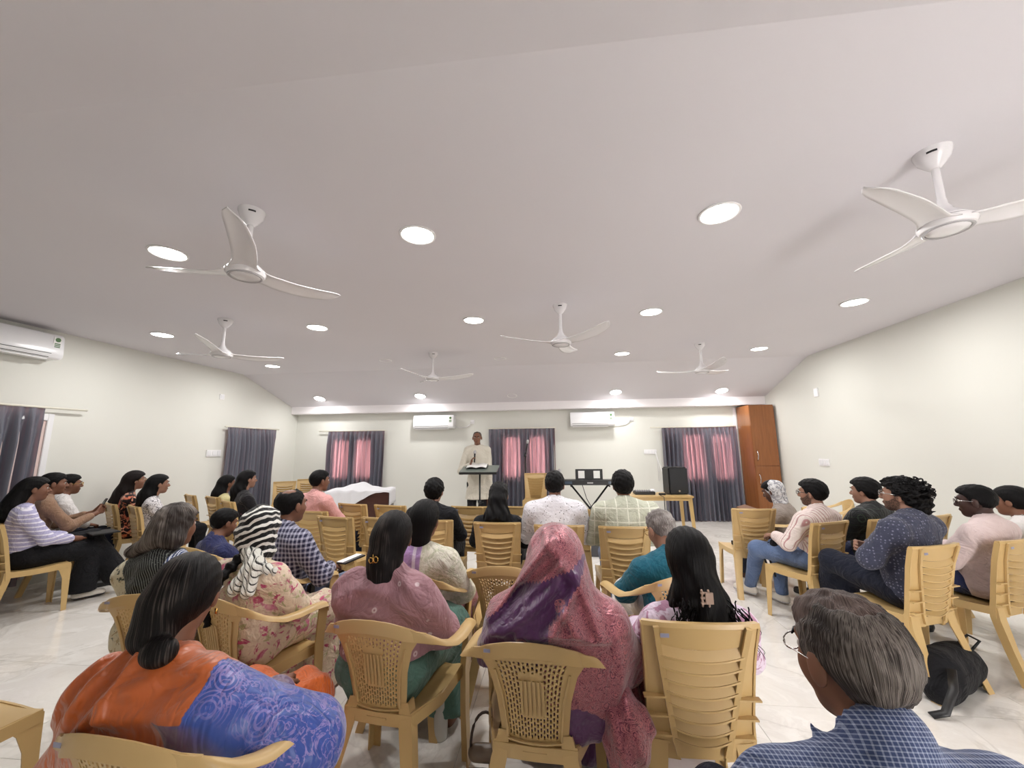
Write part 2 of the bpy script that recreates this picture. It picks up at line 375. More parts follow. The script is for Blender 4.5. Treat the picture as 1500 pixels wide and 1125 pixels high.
# ------------------------------------------------------------------ fans
def make_fan():
    r = empty('ceiling_fan')
    parts = []
    parts.append(MB().lathe([(0, 0), (.075, 0), (.075, -.012), (.062, -.05), (.034, -.085), (.02, -.10), (0, -.10)], 24).build('canopy', 'fan_white', r, smooth=True))
    mk = MB()
    for i in range(7):
        a = -pi/2 + (i-3)*.075; mk.box((-.0035, -.0012, -.006), (.0035, .0012, .004), T(.071*cos(a), .071*sin(a), -.030) @ rot(a+pi/2))
    mark = mk.build('brand_mark', 'dark', parts[0])
    parts.append(MB().lathe([(.016, -.09), (.016, -.30)], 14).build('rod', 'fan_white', r, smooth='all'))
    parts.append(MB().lathe([(.018, -.27), (.022, -.30), (.04, -.335), (.075, -.365), (.088, -.378), (.088, -.386), (0, -.386)], 24).build('motor_cowl', 'fan_white', r, smooth=True))
    parts.append(MB().lathe([(.0, -.384), (.09, -.384), (.108, -.396), (.110, -.41), (.100, -.43), (.090, -.433)], 28).build('hub', 'fan_white', r, smooth=True))
    parts.append(MB().lathe([(.088, -.432), (.094, -.436), (.088, -.440), (.080, -.437)], 28).build('hub_ring', 'fan_grey', r, smooth='all'))
    parts.append(MB().lathe([(.0, -.444), (.05, -.443), (.078, -.437), (.08, -.431)], 28).build('hub_cap', 'fan_white', r, smooth='all'))
    blade = None
    for kx in range(3):
        if blade is None:
            def fn(u, v):
                x = .07 + u*.56
                wl = np.interp(u, [0, .12, .3, .6, .88, .96, 1], [.085, .066, .072, .078, .068, .045, .012])
                wt = np.interp(u, [0, .12, .3, .6, .88, .96, 1], [.085, .06, .055, .05, .038, .024, .005])
                yy = -wt + v*(wl+wt) + .02*sin(u*pi)
                zz = -.408 + .055*u**1.6 + (yy)*(-.30*np.interp(u, [0, .2, 1], [.1, .8, 1])) + .010*(1-(2*v-1)**2)
                return (x, yy, zz)
            blade = MB().grid(fn, 20, 8, .006).build('blade', 'fan_white', r, smooth='all'); b = blade
        else: b = blade.copy(); COL.objects.link(b)
        b.rotation_euler = (0, 0, kx*2*pi/3); parts.append(b)
    remember(r, parts); remember(parts[0], [mark]); return r
fan = make_fan()
FANS = [(-1.86, 2.06, -57, 'large fan nearest the left side of the ceiling'), (-3.73, 3.92, -67, 'second fan on the left, above the left wall seats'),
        (-1.89, 5.83, 2, 'farthest fan in the middle, above the speaker side'), (.07, 3.99, -47, 'middle fan hanging in the centre of the room'),
        (2.12, 5.87, 35, 'far fan on the right, towards the wardrobe'), (1.96, 2.04, 86, 'nearest fan at the right edge of the view')]
for i, (x, y, a, tx) in enumerate(FANS):
    o = fan if i == 0 else copy_tree(fan, (0,0,0), 0)
    o.location = (x, y, 3.0); o.rotation_euler = (0, 0, radians(a))
    for ch in o.children:
        if ch.name.startswith('canopy'): ch.rotation_euler = (0, 0, -radians(a) - atan2(x, y))
    tag(o, 'white three-blade ceiling fan, ' + tx, 'ceiling fan', 'white ceiling fans')

# ------------------------------------------------------------------ air conditioners
def make_ac(L=.93):
    r = empty('air_conditioner'); w = L/2; parts = []
    prof = [(0, 0), (-.19, 0), (-.215, .03), (-.22, .07), (-.20, .27), (-.17, .30), (0, .30)]
    vs = [(-w, y, z) for y, z in prof] + [(w, y, z) for y, z in prof]; n = len(prof)
    fs = [(i, (i+1) % n, (i+1) % n+n, i+n) for i in range(n)] + [tuple(range(n))[::-1], tuple(range(n, 2*n))]
    parts.append(MB().add(vs, fs).build('casing', 'white_gloss', r, bevel=.008, smooth=True))
    parts.append(MB().box((-w+.05, -.205, .012), (w-.13, -.19, .022)).box((-w+.04, -.2225, .055), (w-.12, -.214, .06)).build('vent_slot', 'dark', r))
    parts.append(MB().box((-w+.05, -.19, -.012), (w-.13, -.09, -.002), ).build('louvre', 'white_plastic', r))
    lab = MB().box((w-.11, -.2115, .10), (w-.035, -.205, .265)).build('energy_label', 'paper', r); parts.append(lab)
    sub = [MB().lathe([(0, .0), (.026, 0), (.026, .003), (0, .003)], 16).build('label_disc', 'green', lab)]
    sub[0].matrix_local = T(w-.072, -.2115, .232) @ Matrix.Rotation(pi/2, 4, 'X')
    q = MB()
    for i in range(4): q.box((w-.10, -.2135, .12+i*.019), (w-.045, -.2115, .132+i*.019))
    sub.append(q.build('label_lines', 'green', lab)); remember(lab, sub)
    remember(r, parts); return r
ac = make_ac()
acs = [((-2.74, YB, 1.955), 0, 'white split air conditioner high on back wall left of the speaker'), ((.76, YB, 1.955), 0, 'white split air conditioner high on back wall above the keyboard'),
       ((XL, 3.54, 2.62), -90, 'white split air conditioner on the left wall at the left edge')]
for i, (l, h, tx) in enumerate(acs):
    o = ac if i == 0 else copy_tree(ac, (0,0,0), 0)
    o.location = l; o.rotation_euler = (0, 0, -radians(h) if i < 2 else radians(90)); tag(o, tx, 'air conditioner', 'wall air conditioners')
for x in (-2.74, .76):
    p0 = (x+.465, YB-.05, 2.0)
    tag(MB().tube([p0, (x+.58, YB-.03, 1.975), (x+.72, YB-.02, 1.99), (x+.80, YB-.02, 2.04), (x+.82, YB-.03, 2.10)], .009).build('power_cable', 'white_plastic', smooth='all'),
        'white power cable curving from the air conditioner %s' % ('left of the speaker' if x < 0 else 'above the keyboard'), 'cable')
    s_ = empty('power_socket', (x+.85, YB, 2.10)); MB().box((-.045, -.02, -.045), (.045, 0, .045)).build('faceplate', 'white_plastic', s_, bevel=.004)
    MB().box((-.02, -.045, -.02), (.015, -.02, .015)).build('plug', 'white_plastic', s_, bevel=.004)
    tag(s_, 'small white power socket beside the air conditioner %s' % ('left of the middle curtain' if x < 0 else 'left of the right curtain'), 'socket', 'air conditioner sockets')
# switchboards
def board(loc, rz, w, n, tx, h=.075):
    g = empty('switchboard', loc); g.rotation_euler = (0, 0, rz)
    MB().box((-w/2, -.018, -h/2), (w/2, 0, h/2)).build('faceplate', 'white_plastic', g, bevel=.004)
    for i in range(n):
        c = -w/2 + (i+.5)*w/n; MB().box((c-w/n*.36, -.025, -h*.32), (c+w/n*.36, -.018, h*.32)).build('switch', 'white_gloss', g, bevel=.003)
    tag(g, tx, 'switch')
board((XL, 6.50, 1.475), pi/2, .30, 3, 'white switchboard on left wall beside the curtain', .12)
board((XR, 6.93, 1.235), -pi/2, .24, 4, 'white four-switch board on the right wall', .11)
board((XR, 6.90, 2.36), -pi/2, .10, 1, 'small white socket high on the right wall', .14)
board((1.96, YB, 1.40), 0, .26, 4, 'white switchboard on back wall left of right curtain', .10)
board((XL, 6.55, 2.50), pi/2, .10, 1, 'small white fixture high on left wall', .10)
tag(MB().tube([(2.06, YB-.025, 1.40), (2.10, YB-.02, 1.2), (2.10, YB-.02, .8)], .006).build('switchboard_cable', 'white_plastic', smooth='all'), 'thin white cable dropping from back wall switchboard', 'cable')

# ------------------------------------------------------------------ curtains
def curtain(a, b, z0, z1, nrm, label, folds, rod_ext, flare=0.0, amp=.05):
    a = Vector(a + (0,)); b = Vector(b + (0,)); L = (b-a).length; d = (b-a)/L; nv = Vector(nrm + (0,)); rs = np.random.RandomState(int(L*1000))
    ph = rs.rand(6)*6; c0 = (a+b)/2
    g = empty('curtain', (c0.x, c0.y, z0))
    nu = folds*12
    def fn(u, v):
        zz = z1 - v*(z1-z0)
        uu = u + .006*sin(u*23+ph[0])
        x = (uu-.5)*(L+flare*v*2*L)
        w = sin(uu*folds*2*pi + 1.2*sin(u*7+ph[1])*v)
        A = amp*(.35 + .65*min(1, v*5)) * (1 + .45*sin(u*17+ph[2]+v*1.5))
        if v < .04: A *= .7
        pz = .012*math.exp(-((v-.085)/.03)**2)
        x += .010*sin(uu*folds*4*pi)*v
        o = A*w + pz*cos(uu*folds*2*pi)*.6 + .01*sin(v*5+u*9)
        p = c0 + d*x + nv*(.062 + o); return (p.x-c0.x, p.y-c0.y, zz-z0)
    cl = MB().grid(fn, nu, 34).build('curtain_cloth', 'curtain', g, smooth='all')
    p0 = a - d*rod_ext[0]; p1 = b + d*rod_ext[1]
    q = lambda p: (p.x-c0.x+nv.x*.075, p.y-c0.y+nv.y*.075, z1-z0+.012)
    r = MB().tube([q(p0), q(p1)], .013, 10).build('curtain_rod', 'rod', g, smooth='all')
    tag(g, label, 'curtain', 'grey pleated curtains'); return g
curtain((-5.30, YB), (-3.93, YB), .45, 1.93, (0, -1), 'grey curtain with pink daylight behind white-covered table', 13, (.22, .03), 0)
curtain((-1.50, YB), (-.05, YB), .02, 1.93, (0, -1), 'grey curtain with pink daylight between speaker and chair stack', 14, (.03, .03), 0)
curtain((2.22, YB), (3.70, YB), .01, 1.90, (0, -1), 'long grey curtain with pink daylight left of the wardrobe', 17, (.25, .0), .0)
curtain((XL, 2.75), (XL, 4.02), .05, 2.04, (1, 0), 'dark grey curtain at the left edge of the left wall', 10, (0, .42), .0, .04)
curtain((XL, 6.68), (XL, 7.98), .05, 1.95, (1, 0), 'grey curtain on left wall beside two empty chairs', 13, (.06, .06), .0)
# pale jamb beside right curtain
struct(MB().box((3.70, YB-.02, 0), (3.75, YB, 2.3)), 'trim_2', 'beam')

# ------------------------------------------------------------------ wardrobe
g = empty('wardrobe', (3.985, 8.45, 0))
MB().box((-.225, -.27, 0), (.225, .27, 2.30)).build('carcass', 'wood', g, bevel=.004)
MB().box((-.222, -.292, .06), (.222, -.272, 1.12)).build('lower_door', 'wood', g, bevel=.003)
MB().box((-.222, -.292, 1.126), (.222, -.272, 2.28)).build('upper_door', 'wood', g, bevel=.003)
for nm, z, ch in (('handle', 1.22, 0), ('handle', .78, 0)):
    MB().tube([(-.17, -.292, z), (-.17, -.325, z+.03), (-.165, -.335, z+.10), (-.17, -.325, z+.17), (-.17, -.292, z+.20)], .007, 8).build(nm, 'chrome', g, smooth='all')
tag(g, 'tall narrow orange-brown wooden wardrobe in the back right corner', 'wardrobe')
# ------------------------------------------------------------------ plastic chairs
def lerp(a, b, t): return a+(b-a)*t
def make_slat_chair():
    """armless monobloc chair with a curved slatted back, facing +y"""
    r = empty('slat_chair'); P = []
    zb, zt = .37, .865
    def by(z): return np.interp(z, [.36, .44, .60, .75, .87], [-.190, -.196, -.222, -.250, -.285])
    def hw(z): return np.interp(z, [.36, .5, .7, .87], [.198, .190, .196, .208])
    def rib(z): return np.interp(z, [.36, .44, .82, .87], [.075, .098, .158, .164])
    def crown(x): return -.016*(1-(x/.2)**2)
    m = MB()
    for s_ in (-1, 1):
        m.grid(lambda u, v: (s_*lerp(rib(lerp(zb, zt, v)), hw(lerp(zb, zt, v)), u), by(lerp(zb, zt, v)) + .4*crown(.16) + .018*u, lerp(zb, zt, v)), 3, 10, .006 if s_ < 0 else -.006)
        m.sweep([(s_*rib(z), by(z)-.014, z) for z in np.linspace(zb+.02, zt, 9)], [(-.006, -.010), (.006, -.010), (.006, .010), (-.006, .010)], side=(0, 1, 0))
        m.sweep([(s_*hw(z), by(z)+.018, z) for z in np.linspace(zb, zt, 9)], [(-.014, -.004), (.014, -.004), (.014, .004), (-.014, .004)], side=(0, 1, 0))
        for z in (.60, .53, .46):   # gussets between rib and wing
            m.box((s_*(rib(z)+.045)-.04, by(z)-.022, z-.003), (s_*(rib(z)+.045)+.04, by(z)+.004, z+.003), None)
    m.grid(lambda u, v: ((2*u-1)*rib(lerp(.795, zt, v)), by(lerp(.795, zt, v)) + crown((2*u-1)*.16)*.6, lerp(.795-.018*(1-(2*u-1)**2), zt, v)), 10, 4, .006)
    m.grid(lambda u, v: ((2*u-1)*rib(lerp(zb, .435, v)), by(lerp(zb, .435, v)), lerp(zb, .435-.012*(1-(2*u-1)**2), v)), 8, 2, .006)
    m.sweep([(x*hw(zt), by(zt)+.018*abs(x)**3-.006*(1-x*x), zt+.002) for x in np.linspace(-1, 1, 13)], [(-.008, -.014), (.008, -.014), (.010, .012), (-.006, .014)], side=(0, 0, 1))
    P.append(m.build('backrest', 'plastic', r, smooth=True))
    for i in range(8):
        z0 = .790 - i*.0445 - (0.0 if i < 7 else .006); h = .033 if i < 7 else .022
        def fn(u, v, z0=z0, h=h):
            z = z0 - v*h; x = (2*u-1); return (x*rib(z), by(z) + crown(x*.16)*1.2 + .018*(1-v) - .008*v, z - .018*(1-x*x))
        q = MB().grid(fn, 10, 1, .005)
        q.sweep([(x*rib(z0-h), by(z0-h)+crown(x*.16)*1.2-.010, z0-h-.018*(1-x*x)) for x in np.linspace(-1, 1, 11)], [(-.003, -.008), (.003, -.008), (.003, .006), (-.003, .006)], side=(0, 0, 1))
        P.append(q.build('slat', 'plastic', r, smooth=True))
    m = MB().grid(lambda u, v: ((2*u-1)*lerp(.185, .205, v), lerp(-.20, .215, v), .428 + .012*(2*u-1)**2 - .012*math.exp(-((v-.4)/.3)**2) - .02*max(0, v-.9)*10*max(0, v-.9)), 10, 10, .008)
    for s_ in (-1, 1):
        m.sweep([(s_*lerp(.188, .208, t_), lerp(-.20, .215, t_), .415 - .010*sin(t_*pi)) for t_ in np.linspace(0, 1, 8)], [(-.024, -.005), (.026, -.005), (.026, .005), (-.024, .005)], side=(0, 0, 1))
    m.sweep([(x*.205, .218-.010*x*x, .408) for x in np.linspace(-1, 1, 7)], [(-.026, -.005), (.022, -.005), (.022, .005), (-.026, .005)], side=(0, 0, 1))
    P.append(m.build('seat', 'plastic', r, smooth=True))
    for s_ in (-1, 1):
        Lp = [(-.004, -.034), (.026, -.034), (.026, .030), (.018, .030), (.018, -.026), (-.004, -.026)]
        # rear leg: broad plate facing back with a side flange
        st = []
        for z, xo, xi, y in ((.44, .190, .120, -.196), (.36, .198, .128, -.205), (.20, .212, .160, -.245), (0, .232, .186, -.305)):
            st.append([(s_*xo, y+.045, z), (s_*xo, y, z), (s_*xi, y, z), (s_*xi, y+.007, z), (s_*(xo-.007), y+.007, z), (s_*(xo-.007), y+.045, z)])
        vs = [p for q in st for p in q]; fs = [(i*6+j, i*6+(j+1) % 6, (i+1)*6+(j+1) % 6, (i+1)*6+j) for i in range(3) for j in range(6)] + [(18, 19, 20, 21, 22, 23)]
        P.append(MB().add(vs, fs).build('leg', 'plastic', r))
        st = []
        for z, yo, yi, x in ((.425, .222, .10, .205), (.37, .222, .145, .208), (.30, .222, .168, .212), (0, .225, .190, .228)):
            st.append([(s_*(x-.04), yo, z), (s_*x, yo, z), (s_*x, yi, z), (s_*(x-.007), yi, z), (s_*(x-.007), yo-.007, z), (s_*(x-.04), yo-.007, z)])
        vs = [p for q in st for p in q]
        P.append(MB().add(vs, fs).build('leg', 'plastic', r))
    P.append(MB().grid(lambda u, v: (lerp(-.150, -.118, u), by(.835)-.024+.010*0, lerp(.842, .828, v)), 1, 1, .001).build('sticker', 'sticker', r))
    remember(r, P); return r
def make_arm_chair():
    """monobloc armchair with a perforated cane-pattern back, facing +y"""
    r = empty('cane_back_armchair'); P = []
    z0, z1 = .425, .790
    def by(z): return np.interp(z, [.40, .5, .65, .80], [-.185, -.205, -.240, -.280])
    def hw(z): return np.interp(z, [.40, .47, .6, .70, .76, .80], [.128, .126, .140, .166, .202, .240])
    def bow(x): return .9*x*x
    def fn(u, v):
        z = lerp(z0, z1, v); x = (2*u-1)*hw(z); return (x, by(z)+bow(x), z - .02*(x/.2)**2*v)
    NU, NV = 44, 52
    def hole(i, j):
        if i < 6 or i > NU-7 or j < 4 or j > NV-8: return False
        if 16 <= i <= 27 and 15 <= j <= 38: return False
        return i % 2 == 0 and (j + (2 if (i//2) % 2 else 0)) % 3 != 0
    P.append(MB().grid(fn, NU, NV, .006, hole).build('backrest', 'plastic', r, smooth=True))
    m = MB()
    for s_ in (-1, 1): m.sweep([(s_*(hw(z)-.026*1), by(z)+bow(hw(z)-.02)-.008, z) for z in np.linspace(.45, .70, 12)], [(-.003, -.004), (.003, -.004), (.003, .004), (-.003, .004)], side=(0, 1, 0))
    m.sweep([(x, by(.445)+bow(x)-.009, .447-.006*(1-(x/.1)**2)) for x in np.linspace(-.1, .1, 9)], [(-.003, -.004), (.003, -.004), (.003, .004), (-.003, .004)], side=(0, 0, 1))
    for xr in np.linspace(-.040, .040, 6): m.sweep([(xr, by(z)+bow(xr)-.0075, z) for z in np.linspace(.545, .675, 6)], [(-.0045, -.0015), (.0045, -.0015), (.0045, .0015), (-.0045, .0015)], side=(1, 0, 0))
    m.box((-.045, -.205, .405), (.045, -.195, .413))
    P.append(m.build('back_ridge', 'plastic', r))
    path = [(-.262, .205, .625), (-.275, .19, .655), (-.287, .10, .668), (-.290, 0, .668), (-.285, -.09, .676), (-.268, -.165, .705), (-.228, -.225, .748), (-.165, -.262, .785), (-.085, -.280, .806), (0, -.286, .812)]
    path = path + [(-x, y, z) for x, y, z in path[-2::-1]]
    sd = []
    for i, p in enumerate(path):
        f = min(1, abs(p[0])/.287)**3; f = f if abs(p[0]) > .2 else f*.5
        sd.append(Vector((0, -.15-.2*(1-f), 1)).lerp(Vector((1 if p[0] > 0 else -1, 0, .05)), f))
    sd = [Vector((0, 0, 1))]*len(path)
    def rim_fn(u, v):
        k_ = u*(len(path)-1); i = min(int(k_), len(path)-2); t_ = k_-i; p = Vector(path[i]).lerp(Vector(path[i+1]), t_)
        ax = abs(p.x); arm = min(1, max(0, (ax-.16)/.11)); out = (1 if p.x > 0 else -1)
        # profile: rounded lip, flat band on arms, hanging band behind the back
        c = 2*v-1
        a = Vector((out*.030*arm*c, .010*(1-arm)*c, 0)); drop = Vector((0, 0, -.012 - .030*(1-arm)*1.0))
        lift = Vector((0, 0, .008*(1-c*c)))
        edge = drop*(abs(c)**3)
        return p + a + lift + edge
    m = MB().grid(rim_fn, 60, 8, .006)
    P.append(m.build('arm_rim', 'plastic', r, smooth=True))
    m = MB().grid(lambda u, v: ((2*u-1)*lerp(.155, .225, min(1, v*1.6)), lerp(-.195, .215, v), .425 + .016*abs(2*u-1)**3 - .012*math.exp(-((v-.4)/.3)**2)), 10, 10, .008)
    ed = [(-.155, -.195), (-.215, -.02), (-.225, .205), (-.1, .222), (.1, .222), (.225, .205), (.215, -.02), (.155, -.195), (0, -.20), (-.155, -.195)]
    m.sweep([(x, y, .405) for x, y in ed], [(-.022, -.004), (.026, -.004), (.026, .004), (-.022, .004)], side=(0, 0, 1))
    P.append(m.build('seat', 'plastic', r, smooth=True))
    fs = [(i*6+j, i*6+(j+1) % 6, (i+1)*6+(j+1) % 6, (i+1)*6+j) for i in range(3) for j in range(6)] + [(18, 19, 20, 21, 22, 23)]
    for s_ in (-1, 1):
        st = []
        for z, xo, xi, y in ((.47, .138, .095, -.190), (.38, .165, .105, -.205), (.20, .195, .145, -.245), (0, .235, .190, -.305)):
            st.append([(s_*xo, y+.05, z), (s_*xo, y, z), (s_*xi, y, z), (s_*xi, y+.008, z), (s_*(xo-.008), y+.008, z), (s_*(xo-.008), y+.05, z)])
        P.append(MB().add([p for q in st for p in q], fs).build('leg', 'plastic', r))
        st = []
        for z, yo, yi, x in ((.655, .212, .150, .285), (.45, .215, .158, .262), (.25, .218, .165, .262), (0, .225, .180, .270)):
            st.append([(s_*(x-.045), yo, z), (s_*x, yo, z), (s_*x, yi, z), (s_*(x-.008), yi, z), (s_*(x-.008), yo-.008, z), (s_*(x-.045), yo-.008, z)])
        P.append(MB().add([p for q in st for p in q], fs).build('leg', 'plastic', r))
    P.append(MB().grid(lambda u, v: (lerp(-.175, -.150, u), -.276, lerp(.782, .770, v)), 1, 1, .001).build('sticker', 'sticker', r))
    remember(r, P); return r
slat0 = make_slat_chair(); arm0 = make_arm_chair(); USED = set()
def chair(kind, x, y, h, label, group, z=0):
    src = slat0 if kind == 'A' else arm0
    if kind not in USED: USED.add(kind); o = src; o.location = (x, y, z); o.rotation_euler = (0, 0, -radians(h))
    else: o = copy_tree(src, (x, y, z), h)
    return tag(o, label, 'chair', group)
GA = 'cream slatted plastic chairs'; GB = 'cream cane-pattern plastic armchairs'
chair('A', .50, 1.92, -1, 'cream slatted plastic chair under the long-haired woman with a hair clip', GA)
chair('B', -.10, 1.84, 4, 'cream cane-back armchair under the woman in purple silk sari', GB)
for c in [
 (.0, 3.74, 1, 'cream slatted chair under the man in white shirt printed with small marks'),
 (-.54, 3.83, 1, 'cream slatted chair under long-haired woman in black, before the lectern'),
 (.53, 3.71, 0, 'cream slatted chair under the man in pale checked shirt'),
 (-1.16, 3.92, 3, 'cream slatted chair under the young man in plain black shirt'),
 (-1.64, 3.99, 10, 'empty cream slatted chair half hidden by head of woman in mauve shawl'),
 (-2.12, 4.02, 11, 'empty cream slatted chair right of the man in navy plaid shirt'),
 (-2.60, 4.35, 8, 'cream slatted chair under the man in pink shirt'),
 (-2.40, 4.90, 15, 'empty front-row slatted chair right of the man in pink shirt'),
 (-1.90, 4.80, 11, 'empty front-row slatted chair before the white-covered table'),
 (-.98, 4.76, 5, 'empty front-row slatted chair left of the long-haired woman in black'),
 (-.44, 4.78, 5, 'empty front-row slatted chair right of the long-haired woman in black'),
 (.13, 4.60, 3, 'empty front-row slatted chair hidden behind man in printed white shirt'),
 (-4.13, 5.05, 30, 'cream slatted chair under the woman in sheer black dress'),
 (-4.78, 5.50, 26, 'cream slatted chair under the woman in pale yellow top'),
 (-5.35, 5.72, 30, 'empty cream slatted chair near left wall behind the yellow top'),
 (-5.52, 4.78, 26, 'cream slatted chair under the woman in black and orange print'),
 (-4.94, 4.58, 28, 'cream slatted chair under the woman in black and white print'),
 (-5.12, 3.50, 22, 'cream slatted chair under the woman in striped top, far left'),
 (-5.50, 3.77, 22, 'cream slatted chair under the man in light brown shirt'),
 (-5.50, 7.55, 150, 'empty cream slatted chair by the left wall curtain with small things on its seat'),
 (-5.45, 8.15, 160, 'empty cream slatted chair in the back left corner'),
 (2.0, 4.72, 2, 'empty cream slatted chair with a black book on its seat'),
 (2.16, 3.98, -24, 'cream slatted chair under the man in white striped shirt'),
 (2.74, 4.18, -24, 'cream slatted chair under the young man in black checked shirt'),
 (3.28, 4.36, -24, 'empty cream slatted chair by right wall behind the curly-haired man'),
 (2.30, 3.20, -20, 'cream slatted chair under the curly-haired man with a black bag beneath'),
 (2.96, 3.40, -23, 'cream slatted chair under the man in pale pink shirt'),
 (3.55, 3.75, -26, 'cream slatted chair under the person in white shirt at the right edge'),
 (-5.84, 4.20, 22, 'cream slatted chair hidden under the man in glasses by the left wall'),
 (-2.45, 1.455, 8, 'empty cream plastic chair seat cut by the bottom left corner'),
]: chair('A', c[0], c[1], c[2], c[3], GA)
for c in [
 (-.76, 1.97, 7, 'cream cane-back armchair under the woman in mauve shawl'),
 (-.88, 2.58, 4, 'cream armchair under the woman in white and lavender shawl'),
 (-.36, 2.76, 0, 'empty cream cane-back armchair ahead of the purple sari'),
 (.60, 2.66, -18, 'cream cane-back armchair under the old man in teal shirt'),
 (-1.66, 2.16, 15, 'cream cane-back armchair under the woman in pink floral dress'),
 (-2.13, 2.16, -8, 'cream cane-back armchair under the grey-haired woman'),
 (-1.92, 2.72, 18, 'cream armchair under the man in navy plaid shirt'),
 (-2.66, 3.04, 14, 'cream armchair under the boy in dark blue'),
 (-1.12, 1.27, 4, 'cream armchair at bottom left under the woman in blue and orange sari'),
 (2.52, 4.86, -42, 'cream armchair under the woman in white lace scarf'),
 (3.45, 5.75, -70, 'cream plastic armchair standing against the right wall'),
 (.49, .97, -4, 'cream armchair under the grey-haired man in blue checked shirt'),
]: chair('B', c[0], c[1], c[2], c[3], GB)
for i, tx in enumerate(('lowest', 'second from bottom', 'second from top', 'topmost')):
    chair('A', -.42, 7.35 - i*.02, 180, 'cream slatted plastic chair, %s of the stack before the back curtain' % tx, 'stack of cream plastic chairs', z=i*.055)

# ------------------------------------------------------------------ speaker area
g = empty('lectern_stand', (-1.30, 6.62, 0))
MB().tube([(0, 0, .02), (0, 0, 1.16)], .014, 12).build('pole', 'blackmetal', g, smooth='all')
MB().lathe([(.02, .60), (.026, .60), (.026, .66), (.02, .66)], 12).build('collar', 'black', g, smooth='all')
MB().tube([(0.015, 0, .63), (.06, 0, .63)], .012, 8).build('knob', 'black', g, smooth='all')
for a in range(3):
    an = a*2*pi/3+.5; MB().tube([(0, 0, .30), (.16*cos(an), .16*sin(an), .10), (.30*cos(an), .30*sin(an), .01)], .010, 8).build('leg', 'blackmetal', g, smooth='all')
MB().box((-.31, -.19, 1.165), (.31, .19, 1.18), T(0, 0, 0) @ T(0, 0, 1.17) @ rot(x=radians(14)) @ T(0, 0, -1.17)).build('desk_top', plain('smoked_glass', (120, 130, 124), .12), g, bevel=.003)
MB().box((-.31, -.20, 1.14), (.31, -.19, 1.175), T(0, 0, 1.17) @ rot(x=radians(14)) @ T(0, 0, -1.17)).build('front_rail', 'black', g)
MB().box((-.10, -.02, 1.12), (.10, .02, 1.155)).build('bracket', 'black', g)
tag(g, 'black lectern stand with dark glass top before the speaker', 'lectern')
g = empty('open_book', (-1.36, 6.68, 1.215)); g.rotation_euler = (radians(14), 0, .05)
MB().grid(lambda u, v: ((u-.5)*.34, (v-.5)*.22, .006+.018*abs(sin(u*2*pi))*1.0), 14, 2, .006).build('pages', 'paper', g, smooth='all')
MB().box((-.18, -.115, -.002), (.18, .115, .003)).build('cover', 'black', g)
tag(g, 'open white-paged book lying on the lectern', 'book')
def mic_stand(x, y, h, tx, boom):
    g = empty('microphone_stand', (x, y, 0))
    MB().tube([(0, 0, .02), (0, 0, h)], .011, 10).build('pole', 'blackmetal', g, smooth='all')
    MB().tube([(0, 0, h-.06), boom], .009, 8).build('boom', 'blackmetal', g, smooth='all')
    MB().lathe([(.0, .0), (.02, 0), (.024, .03), (.02, .06), (0, .06)], 10, (0, 0, h-.08)).build('clutch', 'black', g, smooth='all')
    for a in range(3):
        an = a*2*pi/3+.3; MB().tube([(0, 0, .14), (.26*cos(an), .26*sin(an), .012)], .009, 8).build('leg', 'blackmetal', g, smooth='all')
    b = Vector(boom); d = (b-Vector((0, 0, h-.06))).normalized()
    mk = MB().tube([b, b+d*.16], .014, 10).build('microphone', 'black', g, smooth='all')
    MB().tube([b+d*.14, b+d*.155, b+d*.18, b+d*.205, b+d*.215], .025, 12, [.6, 1, 1.1, .9, .3]).build('grille', 'fan_grey', mk, smooth='all')
    tag(g, tx, 'mic stand')
mic_stand(-.62, 7.70, 1.42, 'tall black microphone stand before the middle curtain', (.02, -.02, 1.46))
mic_stand(-.10, 7.35, .92, 'short black microphone stand between chair stack and keyboard', (.06, -.10, .98))
g = empty('keyboard_piano', (.55, 7.25, .86))
MB().box((-.60, -.14, 0), (.60, .16, .085)).build('casing', 'black', g, bevel=.012)
for s_ in (-1, 1): MB().box((s_*.44-.13, -.1445, .022), (s_*.44+.13, -.140, .066)).build('rear_panel', plain('blue_grey_panel', (58, 72, 88), .3), g)
mr = MB().box((-.24, .05, .085), (.24, .07, .265)).build('music_rest', 'black', g, bevel=.004)
for s_ in (-1, 1): MB().box((s_*.135-.056, .045, .105), (s_*.135+.056, .0498, .235)).build('paper_sheet', 'paper', mr)
MB().box((-.05, -.145, .03), (.05, -.14, .05)).build('badge', 'fan_grey', g)
tag(g, 'black electronic keyboard with music rest on a crossed stand', 'keyboard')
g = empty('keyboard_stand', (.55, 7.25, 0))
for s_ in (-1, 1):
    MB().tube([(s_*.33, .03*s_, .86), (-s_*.33, .03*s_, .03)], .016, 8).build('leg', 'blackmetal', g, smooth='all')
    MB().tube([(s_*.33, -.14, .855-.012), (s_*.33, .15, .855-.012)], .013, 8).build('top_bar', 'black', g, smooth='all')
    MB().tube([(s_*.33, -.19, .03), (s_*.33, .19, .03)], .016, 8).build('foot_bar', 'black', g, smooth='all')
MB().tube([(0, -.05, .45), (0, .05, .45)], .035, 12).build('pivot', 'black', g, smooth='all')
tag(g, 'black crossed metal stand under the keyboard', 'keyboard stand')
tag(MB().tube([(.42, 7.40, .88), (.50, 7.45, .6), (.66, 7.48, .3), (.86, 7.45, .02)], .006).build('keyboard_cable', 'black', smooth='all'), 'thin dark cable hanging behind the keyboard stand', 'cable')
